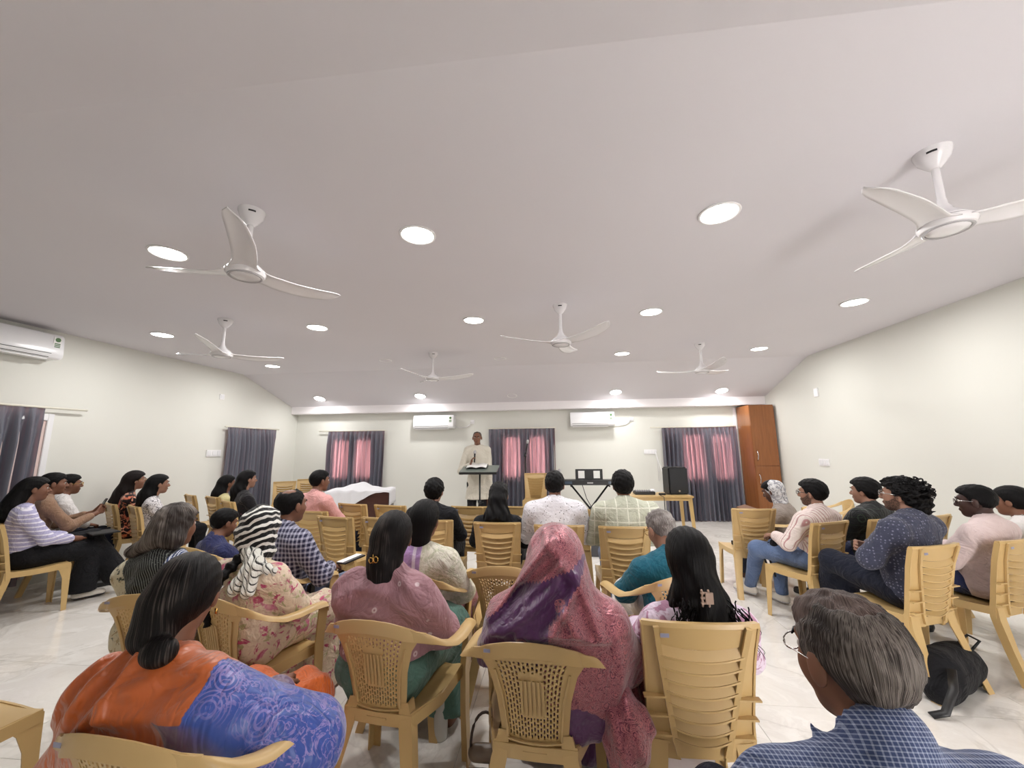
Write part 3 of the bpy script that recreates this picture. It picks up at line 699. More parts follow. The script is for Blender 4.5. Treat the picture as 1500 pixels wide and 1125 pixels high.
# floor monitor and dark box
g = empty('floor_monitor', (.12, 6.95, 0))
prof = [(-.17, 0), (.17, 0), (.17, .12), (-.02, .34), (-.17, .34)]
vs = [(-.2, y, z) for y, z in prof] + [(.2, y, z) for y, z in prof]
MB().add(vs, [(i, (i+1) % 5, (i+1) % 5+5, i+5) for i in range(5)] + [(4, 3, 2, 1, 0), (5, 6, 7, 8, 9)]).build('cabinet', 'black', g, bevel=.01)
MB().box((-.17, -.174, .03), (.17, -.170, .30)).build('rear_plate', 'dark', g)
tag(g, 'black wedge floor monitor beside the keyboard stand', 'speaker')
g = empty('equipment_box', (.42, 6.05, 0))
MB().box((-.21, -.16, 0), (.21, .16, .38)).build('case', plain('charcoal_case', (62, 62, 66), .5), g, bevel=.01)
MB().box((-.215, -.165, .33), (.215, .165, .345)).build('lid_rim', 'black', g)
tag(g, 'charcoal equipment box on floor between the two front men', 'box')
# right plastic table, loudspeaker, mixer and cables
g = empty('plastic_table', (1.58, 7.0, 0))
MB().box((-.55, -.30, .70), (.55, .30, .73)).build('table_top', 'plastic', g, bevel=.008)
MB().box((-.52, -.27, .655), (.52, -.255, .70)).box((-.52, .255, .655), (.52, .27, .70)).box((-.52, -.255, .655), (-.505, .255, .70)).box((.505, -.255, .655), (.52, .255, .70)).build('apron', 'plastic', g)
for sx in (-1, 1):
    for sy in (-1, 1):
        MB().sweep([(sx*.50, sy*.25, .70), (sx*.53, sy*.28, 0)], [(-.028, -.022), (.028, -.022), (.028, .022), (-.028, .022)], scale=[1, .7], side=(1, 0, 0)).build('leg', 'plastic', g)
tag(g, 'cream plastic table left of the right curtain with loudspeaker on it', 'table')
g = empty('loudspeaker', (1.95, 7.02, .73)); g.rotation_euler = (0, 0, .12)
MB().box((-.16, -.13, 0), (.16, .15, .44)).build('cabinet', 'black', g, bevel=.02)
MB().box((-.145, -.138, .02), (.145, -.13, .42)).build('grille', plain('speaker_mesh', (30, 32, 36), .6, bump=.5), g, bevel=.003)
bd = MB().lathe([(0, .004), (.018, .004), (.02, 0)], 16).build('badge', 'chrome', g); bd.matrix_local = T(0.0, -.138, .06) @ Matrix.Rotation(pi/2, 4, 'X')
tag(g, 'black loudspeaker standing on the right end of the plastic table', 'speaker')
g = empty('audio_mixer', (1.42, 6.98, .73))
MB().box((-.16, -.11, 0), (.16, .11, .05)).build('chassis', 'black', g, bevel=.006)
q = MB()
for i in range(8):
    for j in range(3): q.lathe([(0, .066), (.008, .066), (.009, .05)], 8, (-.13+i*.037, -.07+j*.06, 0))
q.build('knobs', 'fan_grey', g)
tag(g, 'small black audio mixer with knobs on the plastic table', 'mixer')
g = empty('power_adapter', (1.68, 6.85, .73)); MB().box((-.05, -.03, 0), (.05, .03, .03)).build('body', 'black', g, bevel=.005)
MB().tube([(.05, 0, .015), (.12, .02, .01), (.16, .10, .01)], .005).build('cord', 'black', g, smooth='all'); tag(g, 'small black power adapter between mixer and loudspeaker', 'adapter')
tag(MB().tube([(1.62, 6.72, .74), (1.66, 6.66, .72), (1.66, 6.66, .45), (1.60, 6.66, .2), (1.50, 6.70, .01)], .006).build('table_cable', 'black', smooth='all'), 'dark cable hanging over the front edge of the plastic table', 'cable')
tag(MB().tube([(1.78, 7.1, .74), (1.9, 7.4, .9), (2.08, 8.6, 1.2), (2.08, 8.72, 1.37)], .004).build('supply_cable', 'white_plastic', smooth='all'), 'thin white cable running from table up to the switchboard', 'cable')
g = empty('white_mug', (1.56, 6.98, .73)); MB().lathe([(0, .002), (.034, .002), (.036, .08), (.033, .08), (.031, .006), (0, .006)], 18).build('cup', 'white_plastic', g, smooth='all')
MB().tube([(.035, 0, .065), (.058, 0, .06), (.058, 0, .03), (.035, 0, .02)], .005).build('handle', 'white_plastic', g, smooth='all'); tag(g, 'small white cup beside the audio mixer', 'cup')
# left wooden table with a white cloth
g = empty('wooden_table', (-3.68, 7.25, 0)); g.rotation_euler = (0, 0, radians(14))
MB().box((-.55, -.33, .70), (.55, .33, .76)).build('table_top', 'darkwood', g, bevel=.004)
MB().box((-.52, -.30, .08), (.52, -.28, .70)).build('front_panel', 'darkwood', g)
for s_ in (-1, 1): MB().box((s_*.53-.015, -.31, 0), (s_*.53+.015, .31, .70)).build('side_panel', 'darkwood', g)
tag(g, 'dark brown wooden table under a white cloth, back left', 'table')
def clothf(u, v):
    x, y = (u-.5)*1.36, (v-.5)*1.0
    z = .772 + .12*math.exp(-((x+.02)**2+(y-.1)**2)/.05) + .05*math.exp(-((x+.3)**2+(y+.1)**2)/.06) + .008*sin(x*23+y*9)
    over = max(0, abs(x)-.565); o2 = max(0, -.345-y)
    if over > 0: x = math.copysign(.565+.10*over, x); z -= over*2.3 + .0
    if o2 > 0:
        z = min(z, .772) - o2*1.25*(1+.9*sin(u*5+.6)) ; y = -.345 - o2*.12 - .012*sin(u*40)
    o3 = max(0, y-.345)
    if o3 > 0: z -= o3*1.2; y = .345+.1*o3
    return (x, y, z)
g2 = MB().grid(clothf, 68, 50, .004).build('white_cloth', plain('white_cloth', (232, 232, 236), .85, bump=.2), smooth='all'); g2.location = (-3.68, 7.25, 0); g2.rotation_euler = (0, 0, radians(14))
tag(g2, 'crumpled white cloth draped over the dark wooden table', 'tablecloth')
# ------------------------------------------------------------------ implicit surfaces for figures
f32 = np.float32
def smin(a, b, k): h = np.clip(.5+.5*(b-a)/k, 0, 1); return b*(1-h)+a*h - k*h*(1-h)
def smax(a, b, k): return -smin(-a, -b, k)
def rc(a, b, r1, r2, sx=None):
    a = np.array(a, f32); b = np.array(b, f32); d = b-a; dd = float(d@d)+1e-9
    def f(P):
        q = P-a; t = np.clip((q@d)/dd, 0, 1); q = q - t[:, None]*d
        return np.sqrt((q*q).sum(1)) - (r1+(r2-r1)*t)
    return f
def el(c, r, R=None):
    c = np.array(c, f32); r = np.array(r, f32)
    def f(P):
        q = P-c
        if R is not None: q = q@R
        k0 = np.sqrt(((q/r)**2).sum(1)); k1 = np.sqrt(((q/(r*r))**2).sum(1))+1e-9
        return k0*(k0-1)/k1
    return f
def un(fs, k):
    def f(P):
        d = fs[0](P)
        for g in fs[1:]: d = smin(d, g(P), k)
        return d
    return f
def off(f, o): return lambda P: f(P)-o
def near(f, c, r):
    """evaluate f only inside a ball"""
    c = np.array(c, f32)
    def g(P):
        d = np.sqrt(((P-c)**2).sum(1)); m = d < r; o = d-r*.75
        if m.any(): o[m] = f(P[m])
        return o
    return g
def folds(P, a, freq, seed=0, aniso=(1, 1, 1)):
    rs = np.random.RandomState(seed); x = P*np.array(aniso, f32)*freq; o = 0
    w = .8*np.sin(x@rs.randn(3)*.5+1)+.6*np.sin(x@rs.randn(3)*.7)
    for i in range(4):
        v = rs.randn(3); v /= np.linalg.norm(v); o = o + (1-2*np.abs(np.sin(x@v*(1+.5*i) + w*1.5 + rs.rand()*6)))/(1.2+i*.7)
    return -a*o*.6
def axis_lines(lo, hi, h, fine):
    """grid lines from lo to hi with spacing h, finer inside (a, b, hf) intervals"""
    out = [lo]
    while out[-1] < hi:
        x = out[-1]; s = h
        for a, b, hf in fine:
            if a-1e-6 <= x < b: s = min(s, hf)
        out.append(x+s)
    return np.array(out, f32)
def nets(f, X, Y, Z):
    nx, ny, nz = len(X), len(Y), len(Z)
    G = np.empty((nx, ny, nz, 3), f32); G[..., 0] = X[:, None, None]; G[..., 1] = Y[None, :, None]; G[..., 2] = Z[None, None, :]
    # coarse pass to skip far space
    st = 3
    ci, cj, ck = [np.arange(0, n+st-1, st).clip(max=n-1) for n in (nx, ny, nz)]
    Gc = G[np.ix_(ci, cj, ck)]; Dc = f(Gc.reshape(-1, 3)).reshape(Gc.shape[:3])
    D = np.empty((nx, ny, nz), f32)
    ix, iy, iz = [(np.arange(n)/st).round().astype(int).clip(max=len(c)-1) for n, c in ((nx, ci), (ny, cj), (nz, ck))]
    Dn = Dc[np.ix_(ix, iy, iz)]; D[...] = Dn
    Gn = Gc[np.ix_(ix, iy, iz)]; dist = np.abs(Gn-G).sum(-1)
    need = np.abs(Dn) < dist*1.1 + .03
    D[need] = f(G[need])
    for ax in range(3):
        sl = [slice(None)]*3; sl[ax] = 0; D[tuple(sl)] = np.maximum(D[tuple(sl)], .001); sl[ax] = -1; D[tuple(sl)] = np.maximum(D[tuple(sl)], .001)
    ins = D < 0; acc = np.zeros((nx-1, ny-1, nz-1, 3), f32); cnt = np.zeros((nx-1, ny-1, nz-1), f32); quads = []
    cross = []
    for ax in range(3):
        a = [slice(None)]*3; b = [slice(None)]*3; a[ax] = slice(0, -1); b[ax] = slice(1, None); a, b = tuple(a), tuple(b)
        m = ins[a] != ins[b]; I = np.argwhere(m); i2 = I.copy(); i2[:, ax] += 1
        d0 = D[tuple(I.T)]; d1 = D[tuple(i2.T)]; t = (d0/(d0-d1))[:, None]; p = G[tuple(I.T)]*(1-t) + G[tuple(i2.T)]*t
        o1, o2 = [q for q in range(3) if q != ax]; cells = []
        for u in (0, -1):
            for w in (0, -1):
                c = I.copy(); c[:, o1] += u; c[:, o2] += w; ok = (c[:, o1] >= 0) & (c[:, o2] >= 0) & (c[:, o1] < acc.shape[o1]) & (c[:, o2] < acc.shape[o2])
                np.add.at(acc, tuple(c[ok].T), p[ok]); np.add.at(cnt, tuple(c[ok].T), 1); cells.append((c, ok))
        cross.append((cells, d0 < 0, ax))
    act = cnt > 0; idx = -np.ones(cnt.shape, np.int64); idx[act] = np.arange(act.sum()); V = acc[act]/cnt[act][:, None]
    for cells, neg, ax in cross:
        (c00, k0), (c01, k1), (c10, k2), (c11, k3) = cells; ok = k0 & k1 & k2 & k3
        q = np.stack([idx[tuple(c[ok].T)] for c in (c00, c01, c11, c10)], 1); n = neg[ok]
        fl = ~n if ax != 1 else n
        q[fl] = q[fl][:, ::-1]; quads.append(q)
    return V, np.concatenate(quads)
def net_obj(name, f, X, Y, Z, mat, parent, extra=None):
    V, Q = nets(f, X, Y, Z)
    me = bpy.data.meshes.new(name); me.vertices.add(len(V)); me.vertices.foreach_set('co', V.ravel())
    me.loops.add(Q.size); me.loops.foreach_set('vertex_index', Q.ravel().astype(np.int32)); me.polygons.add(len(Q))
    me.polygons.foreach_set('loop_start', np.arange(0, Q.size, 4, dtype=np.int32)); me.update(calc_edges=True)
    me.polygons.foreach_set('use_smooth', np.ones(len(Q), bool)); me.validate()
    me.materials.append(MT[mat] if isinstance(mat, str) else mat)
    if extra:
        for nm, fn in extra.items():
            val = fn(V)
            if val.ndim == 1: a = me.attributes.new(nm, 'FLOAT', 'POINT'); a.data.foreach_set('value', val.astype(f32))
            else: a = me.attributes.new(nm, 'FLOAT_VECTOR', 'POINT'); a.data.foreach_set('vector', val.astype(f32).ravel())
    ob = bpy.data.objects.new(name, me); COL.objects.link(ob)
    if parent: ob.parent = parent
    return ob
def box_lines(lo, hi, h, fine=((), (), ())): return [axis_lines(lo[i], hi[i], h, fine[i]) for i in range(3)]
def Rm(yaw=0, pitch=0, roll=0):
    """head rotation, degrees: yaw + turns to the figure's right (clockwise), pitch + looks down"""
    m = Matrix.Rotation(-radians(yaw), 3, 'Z') @ Matrix.Rotation(-radians(pitch), 3, 'X') @ Matrix.Rotation(radians(roll), 3, 'Y')
    return np.array(m, f32)

# ---- head pieces in head space (y forward, z up, chin at -.11, crown at +.115)
def head_sdf(nose=1., jaw=1.):
    base = un([el((0, -.016, .028), (.074, .094, .087)), el((0, .028, -.03), (.057*jaw, .062, .078)), el((0, .055, -.084), (.030*jaw, .030, .026)),
               el((-.034, .052, -.018), (.026, .028, .032)), el((.034, .052, -.018), (.026, .028, .032)), rc((-.03, .078, .034), (.03, .078, .034), .012, .012)], .022)
    nosef = un([rc((0, .088, .016), (0, .108*nose, -.020), .007, .011), el((0, .098, -.026), (.017, .012, .009))], .01)
    lips = un([el((0, .088, -.052), (.021, .009, .006)), el((0, .086, -.062), (.018, .010, .006))], .004)
    ears = lambda P: np.minimum(el((-.079, -.008, -.004), (.010, .021, .033))(P), el((.079, -.008, -.004), (.010, .021, .033))(P))
    socks = lambda P: np.minimum(el((-.031, .094, .012), (.017, .014, .010))(P), el((.031, .094, .012), (.017, .014, .010))(P))
    def f(P):
        d = smin(base(P), nosef(P), .010); d = smax(d, -socks(P), .010); d = smin(d, lips(P), .005); return smin(d, ears(P), .008)
    return f
HX = [-.13, -.09, -.045, -.030, -.012, .008, .020, .036, .055, .075, .10]
HL = dict(short=[-.088, -.082, -.066, -.020, .024, -.006, .004, .040, .058, .070, .080], bald=[-.08, -.075, -.055, -.02, .02, .0, .02, .06, .12, .2, .3], full=[-.12, -.11, -.08, -.05, -.02, -.01, .005, .035, .054, .064, .072])
def hair_sdf(style, seed=1, hl=None, t=.010, vol=0.0):
    hl = HL[hl or 'short']
    cap = el((0, -.018, .032), (.074+t+vol*.8, .096+t+vol, .088+t+vol))
    def f(P):
        d = cap(P)
        if style in ('short', 'wavyshort'): d = smin(d, off(el((0, .0, .068), (.066, .090, .056)), vol+.004)(P), .02)
        c = np.interp(P[:, 1], HX, hl); d = smax(d, (c-P[:, 2])*.75, .008)
        if style == 'balding': d = smax(d, -(el((0, -.035, .125), (.050, .058, .052))(P)), .01)
        if style == 'curly': d = d - .012*np.sin(P[:, 0]*115+2*np.sin(P[:, 2]*60))*np.sin(P[:, 1]*105+np.sin(P[:, 0]*70)*2)*np.sin(P[:, 2]*110)
        elif style == 'wavyshort': d = d - .004*np.sin(P[:, 0]*130+np.sin(P[:, 2]*60)*2)*np.sin(P[:, 1]*110+np.sin(P[:, 0]*50)) - .003*np.sin(P[:, 2]*150+P[:, 0]*80)*np.sin(P[:, 1]*90)
        else: d = d - .0015*np.sin(np.arctan2(P[:, 0], P[:, 2]+.15)*70) - (.003*np.sin(P[:, 0]*95+P[:, 1]*70+np.sin(P[:, 2]*50)*2)*np.sin(P[:, 1]*80-P[:, 2]*60) if hl is HL['short'] else 0)
        return d
    return f
def strand(V, c=(0, 0, .05), short=1.0):
    q = V-np.array(c, f32); th = np.arctan2(q[:, 0], -q[:, 1]-.02); l = np.sqrt((q*q).sum(1))
    return np.stack([np.cos(th)*.55, np.sin(th)*.55, (l*.55+q[:, 2]*.3)*short], 1)

def hand_prims(w, d, n, side, curl=.5, s=1.0):
    """w wrist, d finger direction, n palm normal (palm side), side=+1 when thumb lies toward d x n"""
    w = np.array(w, float); d = np.array(d, float); d /= np.linalg.norm(d); n = np.array(n, float); n -= d*(n@d); n /= np.linalg.norm(n); e = np.cross(d, n)*side
    ps = []
    for k_ in (-1, 0, 1): ps.append(rc(w+e*.012*k_*s, w+(d*.075+e*.024*k_)*s, .014*s, .0135*s))
    L = [(.030, .070, .0085), (.010, .080, .009), (-.010, .076, .0088), (-.029, .062, .0078)]
    for o, l, r in L:
        a = w+(d*.078+e*o)*s; b = a+(d*cos(curl*.7)+n*sin(curl*.7))*l*.48*s; c = b+(d*cos(curl*1.9)+n*sin(curl*1.9))*l*.52*s
        ps += [rc(a, b, r*1.1*s, r*s), rc(b, c, r*s, r*.82*s)]
    a = w+(d*.018+e*.022)*s; b = a+(d*.030+e*.026+n*.010)*s; c = b+(d*.030+e*.006+n*.016)*s
    ps += [rc(a, b, .013*s, .011*s), rc(b, c, .010*s, .0085*s)]
    return near(un(ps, .006), w+d*.07*s, .15)

class Fig:
    """seated (or standing) figure; local frame: y forward, seat centre at origin, floor z=0"""
    def __init__(s, root, zt=1.27, w=1.0, belly=1.0, lean=0.0, headfwd=.03, yaw=0, pitch=0, roll=0, sk='mid', res=.012, hs=1.0, arms='lap', legs='sit', fem=False, stand=False, hx=0.0, jaw=1., handfine=False, bd=0.0, chair='A', sdrop=0.0):
        s.root = root; s.bd = bd; s.sk = sk; s.res = res; s.w = w; s.hs = hs; s.fem = fem; s.legs = legs
        if stand:
            k_ = zt/1.75; s.Z = lambda z: z*k_; Z = s.Z
            s.pel = (0, -.02, Z(.93)); s.bel = (0, 0, Z(1.10)); s.che = (0, -.01, Z(1.30)); shz = Z(1.44); sy = -.02
        else:
            shz = zt-(.345 if fem else .315)*hs-sdrop; u = (shz-.43)/.555; Z = s.Z = lambda z: .43+(z-.43)*u
            sy = -.105+lean; s.pel = (0, -.06, .53); s.bel = (0, -.065+lean*.35, Z(.68)); s.che = (0, -.095+lean*.8, shz-.12)
        s.belly = belly; s.sy = sy; s.shz = shz; sw = (.165 if fem else .185)*w; s.sw = sw
        s.hc = np.array((hx, sy+.035+headfwd, zt-.117*hs), f32); s.hR = Rm(yaw, pitch, roll)
        s.nb = np.array((hx*.4, sy, shz+.045), f32); s.chair = chair; s.sh = {k_: np.array((k_*sw, sy, shz), f32) for k_ in (-1, 1)}
        EL, WR, HD = {}, {}, {}
        for k_ in (-1, 1):
            if arms == 'lap': EL[k_] = (k_*(sw+.06), sy+.12, Z(.73)); WR[k_] = (k_*.075, .20+lean*.3, .635); HD[k_] = ((-k_*.6, .9, -.15), (0, -.1, -1), 1)
            elif arms == 'fold': EL[k_] = (k_*(sw+.055), sy+.13, Z(.755)); WR[k_] = (-k_*.06, sy+(.27 if k_ > 0 else .235), Z(.80 if k_ > 0 else .76)); HD[k_] = ((-k_, .1, .1), (0, -1, 0), 1)
            elif arms == 'clasp': EL[k_] = (k_*(sw+.05), sy+.17, Z(.73)); WR[k_] = (k_*.055, sy+.42, Z(.83)); HD[k_] = ((-k_*.45, .6, .65), (-k_, -.3, 0), 1)
            elif arms == 'armrest': EL[k_] = (k_*(sw+.085), sy+.10, Z(.72)); WR[k_] = (k_*(.16), .20, .68); HD[k_] = ((-k_*.4, 1, -.1), (0, 0, -1), 1)
            elif arms == 'knee': EL[k_] = (k_*(sw+.05), sy+.14, Z(.72)); WR[k_] = (k_*.05, .33, .62); HD[k_] = ((-k_*.8, .5, -.1), (0, -.1, -1), 1)
            elif arms == 'chin': EL[k_] = (k_*(sw+.02), sy+.22, Z(.70)); WR[k_] = (k_*.03, sy+.20, Z(1.0)); HD[k_] = ((-k_*.4, -.1, .8), (0, -1, 0), 1)
            elif arms == 'preach': EL[k_] = (k_*(sw+.10), .05, Z(1.12)); WR[k_] = (k_*.085, .27, Z(1.25)) if k_ > 0 else (-.06, .25, Z(1.26)); HD[k_] = ((-k_*.25, .25, 1), (-k_, .1, 0), 1)
        s.EL = {k_: np.array(v, f32) for k_, v in EL.items()}; s.WR = {k_: np.array(v, f32) for k_, v in WR.items()}; s.HD = HD
        hp = {k_: np.array((k_*.085, -.04, .525), f32) for k_ in (-1, 1)}
        if stand:
            s.hp = {k_: np.array((k_*.085, -.02, Z(.90)), f32) for k_ in (-1, 1)}; s.kn = {k_: np.array((k_*.095, 0, Z(.50)), f32) for k_ in (-1, 1)}; s.an = {k_: np.array((k_*.105, -.02, .09), f32) for k_ in (-1, 1)}
        else:
            s.hp = hp
            if legs == 'cross': s.kn = {1: np.array((.03, .42, .60), f32), -1: np.array((-.06, .40, .50), f32)}; s.an = {1: np.array((-.10, .60, .22), f32), -1: np.array((-.06, .40, .10), f32)}
            elif legs == 'crossL': s.kn = {-1: np.array((-.03, .42, .60), f32), 1: np.array((.06, .40, .50), f32)}; s.an = {-1: np.array((.12, .62, .20), f32), 1: np.array((.06, .38, .10), f32)}
            elif legs == 'ankle': s.kn = {k_: np.array((k_*.13, .42, .51), f32) for k_ in (-1, 1)}; s.an = {-1: np.array((-.04, .62, .11), f32), 1: np.array((.06, .36, .10), f32)}
            elif legs == 'back': s.kn = {k_: np.array((k_*.12, .40, .50), f32) for k_ in (-1, 1)}; s.an = {k_: np.array((k_*.07, .16, .10), f32) for k_ in (-1, 1)}
            else: s.kn = {k_: np.array((k_*.12, .41, .51), f32) for k_ in (-1, 1)}; s.an = {k_: np.array((k_*.12, .43, .09), f32) for k_ in (-1, 1)}
        s.jaw = jaw; s.handfine = handfine
    def H(s, f):
        c, R, h = s.hc, s.hR, s.hs
        return near(lambda P: f(((P-c)@R)/h)*h, c, .26*h)
    def hw(s, p):
        return s.hc + s.hR@(np.array(p, f32)*s.hs)
    def torso(s, o, k=.05):
        w, b = s.w, s.belly; x = 0.0
        ps = [el(s.pel, (.155*w+x, .12*b, .11)), el(s.bel, (.140*w*(.5+.5*b), .105*b, .14)), el(s.che, ((.145 if s.fem else .160)*w, .102, .16)),
              rc(s.sh[-1]*np.array((.86, 1, 1), f32)-np.array((0, 0, .015), f32), s.sh[1]*np.array((.86, 1, 1), f32)-np.array((0, 0, .015), f32), .055, .055),
              rc(s.nb, (s.sh[-1]+s.nb)*.5, .05, .045), rc(s.nb, (s.sh[1]+s.nb)*.5, .05, .045)]
        if s.fem: ps += [el((k_*.07*w, s.che[1]+.085, s.che[2]-.02), (.055, .05, .055)) for k_ in (-1, 1)]
        return off(un(ps, k), o)
    def arms_(s, o, upto=1.0, k=.03, sides=(-1, 1), w=1.0):
        ps = []
        for k_ in sides:
            a, b, c = s.sh[k_], s.EL[k_], s.WR[k_]; a = a+np.array((-.01*k_, 0, -.01), f32)
            if upto <= .5: b2 = a+(b-a)*(upto*2); ps += [rc(a, b2, .052*w, .046*w)]
            else: c2 = b+(c-b)*((upto-.5)*2); ps += [rc(a, b, .052*w, .042*w), rc(b, c2, .042*w, lerp(.042, .030, (upto-.5)*2)*w)]
        return off(un(ps, k), o)
    def legs_(s, o, fat=1.0, k=.03, flare=0.0, ankle=True):
        ps = []
        for k_ in (-1, 1): ps += [rc(s.hp[k_], s.kn[k_], .088*fat, .062*fat), rc(s.kn[k_], s.an[k_]+(0 if ankle else np.array((0, 0, .04), f32)), .058*fat, .040*fat+flare)]
        return off(un(ps, k), o)
    def body(s):
        h = s.res; head = s.H(head_sdf(jaw=s.jaw)); neck = rc(s.nb-np.array((0, 0, .02), f32), s.hw((0, -.022, -.05)), .058, .050*s.hs)
        tor = s.torso(-.012); ar = s.arms_(-.004, .97); lg = s.legs_(-.012); feet = []
        for k_ in (-1, 1):
            a = s.an[k_]; d = np.array((.02*k_, 1, 0), f32); z = max(.03, float(a[2])-.06); feet += [rc(a-np.array((0, .02, 0), f32), (a[0], a[1]+.02, z), .030, .032), rc((a[0], a[1]+.0, z), (a[0]+.02*k_, a[1]+.13, z-.008), .033, .024)]
        hands = [hand_prims(s.WR[k_], s.HD[k_][0], s.HD[k_][1], s.HD[k_][2]*(-k_ if True else 1), .6, 1.0 if not s.fem else .92) for k_ in (-1, 1)]
        ft = un(feet, .02)
        def f(P):
            d = smin(tor(P), ar(P), .03); d = smin(d, neck(P), .03); d = smin(d, head(P), .02); d = smin(d, lg(P), .03); d = smin(d, ft(P), .02)
            for hh in hands: d = smin(d, hh(P), .008)
            return d
        hc = s.hc; hf = h*.55; hands_c = [s.WR[k_]+.06*np.array(s.HD[k_][0], f32) for k_ in (-1, 1)]
        fine = [[(hc[i]-.12, hc[i]+.125, hf)] for i in range(3)]
        if s.handfine:
            for c in hands_c:
                for i in range(3): fine[i].append((c[i]-.10, c[i]+.10, .0075))
        zmax = hc[2]+.13; yb = -.26+min(0, s.sy); yf = max(.80, .1)
        f = s.clip(f, .018)
        X, Y, Z = box_lines((-s.sw-.16, yb, -.005), (s.sw+.16, yf, zmax), h*1.5, fine)
        def lc(V): return ((V-s.hc)@s.hR)/s.hs
        def beard(V):
            q = lc(V); top = np.interp(q[:, 1], [-.03, -.005, .01, .05, .075, .12], [-.02, .015, .0, -.035, -.038, -.036])
            m_ = np.clip((top-q[:, 2])/.006, 0, 1)*np.clip((q[:, 1]+.012)/.008, 0, 1)*np.clip((q[:, 2]+.125)/.02, 0, 1); m_ *= 1-np.exp(-((q[:, 0]/.022)**2+((q[:, 2]+.057)/.010)**2)**2)
            return m_*s.bd
        def lip(V):
            q = lc(V); return np.where(q[:, 1] > .06, np.exp(-((q[:, 0]/.020)**2+((q[:, 2]+.057)/.010)**2)**2), 0)
        return net_obj('body', f, X, Y, Z, SK[s.sk], s.root, {'beard': beard, 'lip': lip})
    def face(s, brow='black', eyes=True, glasses=None, beard=None, earring=False):
        """eyes, brows, glasses and beard as parts"""
        def hp_(p): return Vector(s.hw(p))
        R4 = Matrix(s.hR.tolist()).to_4x4()
        for k_ in (-1, 1):
            e = MB(); prof = [(0.0115*sin(a)*s.hs, -.0115*cos(a)*s.hs) for a in np.linspace(0.001, pi-.001, 9)]; e.lathe(prof, 12); ob = e.build('eyeball', 'eye_white', s.root, smooth='all')
            ob.matrix_local = Matrix.Translation(hp_((k_*.031, .0765, .011))) @ R4
            ir = MB().lathe([(0, .0026), (.004, .0020), (.0070, -.001)], 10).build('iris', 'iris', ob, smooth='all'); ir.matrix_local = T(0, .0105*s.hs, 0) @ Matrix.Rotation(-pi/2, 4, 'X')
            MB().tube([hp_((k_*.014, .094, .030)), hp_((k_*.030, .094, .037)), hp_((k_*.050, .080, .031))], .0035, 6, [(1, 1), (1.2, 1.2), (.5, .5)]).build('eyebrow', HM[brow], s.root, smooth='all')
        lp = MB(); lp.sweep([hp_((x, .0975-.012*abs(x/.02)**2, -.0565)) for x in np.linspace(-.019, .019, 7)], [(-.0012, -.002), (.0012, -.002), (.0012, .002), (-.0012, .002)], side=(0, 0, 1))
        lp.build('lip_line', plain('lip_dark', (70, 34, 32), .5), s.root)
        if glasses:
            g = MB()
            for k_ in (-1, 1):
                c = Vector((k_*.033, .104, .010)); g.tube([hp_(c+Vector((.022*cos(a), 0, .017*sin(a)))) for a in np.linspace(0, 2*pi, 17)], .0016*glasses[1], 6)
                g.tube([hp_((k_*.055, .101, .014)), hp_((k_*.078, .07, .014)), hp_((k_*.086, .0, .010)), hp_((k_*.084, -.014, -.004))], .0015*glasses[1], 6)
            g.tube([hp_((-.012, .106, .012)), hp_((0, .110, .015)), hp_((.012, .106, .012))], .0015*glasses[1], 6)
            g.build('eyeglasses', glasses[0], s.root, smooth='all')
    def hair(s, style, mat, hl=None, t=.010, vol=0., extra=None, k=.02, h=None, lo=None, crown=(0, 0, .06), amp=0.0, name='hair'):
        base = s.H(hair_sdf(style, 1, hl, t, vol)); h = h or s.res*.75
        f = base if not extra else (lambda P: smin(base(P), extra(P), k))
        if amp: f0 = f; f = lambda P: f0(P) - amp*np.sin(np.arctan2(P[:, 0]-s.hc[0], P[:, 1]-s.hc[1])*16+np.sin(P[:, 2]*22)*2.5)*np.clip((s.hc[2]+.05-P[:, 2])*6, 0, 1)
        a = s.hc-np.array((.16, .19, .16), f32)-vol; b = s.hc+np.array((.16, .17, .15), f32)+vol
        if lo is not None: a = np.minimum(a, np.array(lo[0], f32)); b = np.maximum(b, np.array(lo[1], f32))
        X, Y, Z = box_lines(a, b, h); cc = s.hc; R = s.hR; hs = s.hs
        f = s.clip(f, .002)
        return net_obj(name, f, X, Y, Z, HM[mat] if isinstance(mat, str) else mat, s.root, {'st': lambda V: strand(((V-cc)@R)/hs, crown, 5.0 if (extra is None or style == 'curly') else 1.0)})
    def clip(s, f, gap=.012):
        if s.chair is None: return f
        zz, yy = ([.0, .40, .5, .65, .80, .84, .95], [-.19, -.185, -.202, -.236, -.272, -.30, -.60]) if s.chair == 'B' else ([.0, .44, .60, .75, .87, .90, 1.0], [-.19, -.186, -.206, -.232, -.262, -.30, -.60])
        bw = .9 if s.chair == 'B' else 0.0
        return lambda P: smax(f(P), np.interp(P[:, 2], zz, yy)+bw*np.minimum(np.abs(P[:, 0]), .21)**2*np.clip((.86-P[:, 2])/.06, 0, 1)+gap-P[:, 1], .012)
    def garment(s, name, mat, f, h=None, lo=None, hi=None, extra=None):
        f = s.clip(f)
        h = h or s.res; lo = lo or (-s.sw-.20, -.42, .36); hi = hi or (s.sw+.20, .60, float(s.hc[2])+.02)
        X, Y, Z = box_lines(lo, hi, h); return net_obj(name, f, X, Y, Z, mat, s.root, extra)
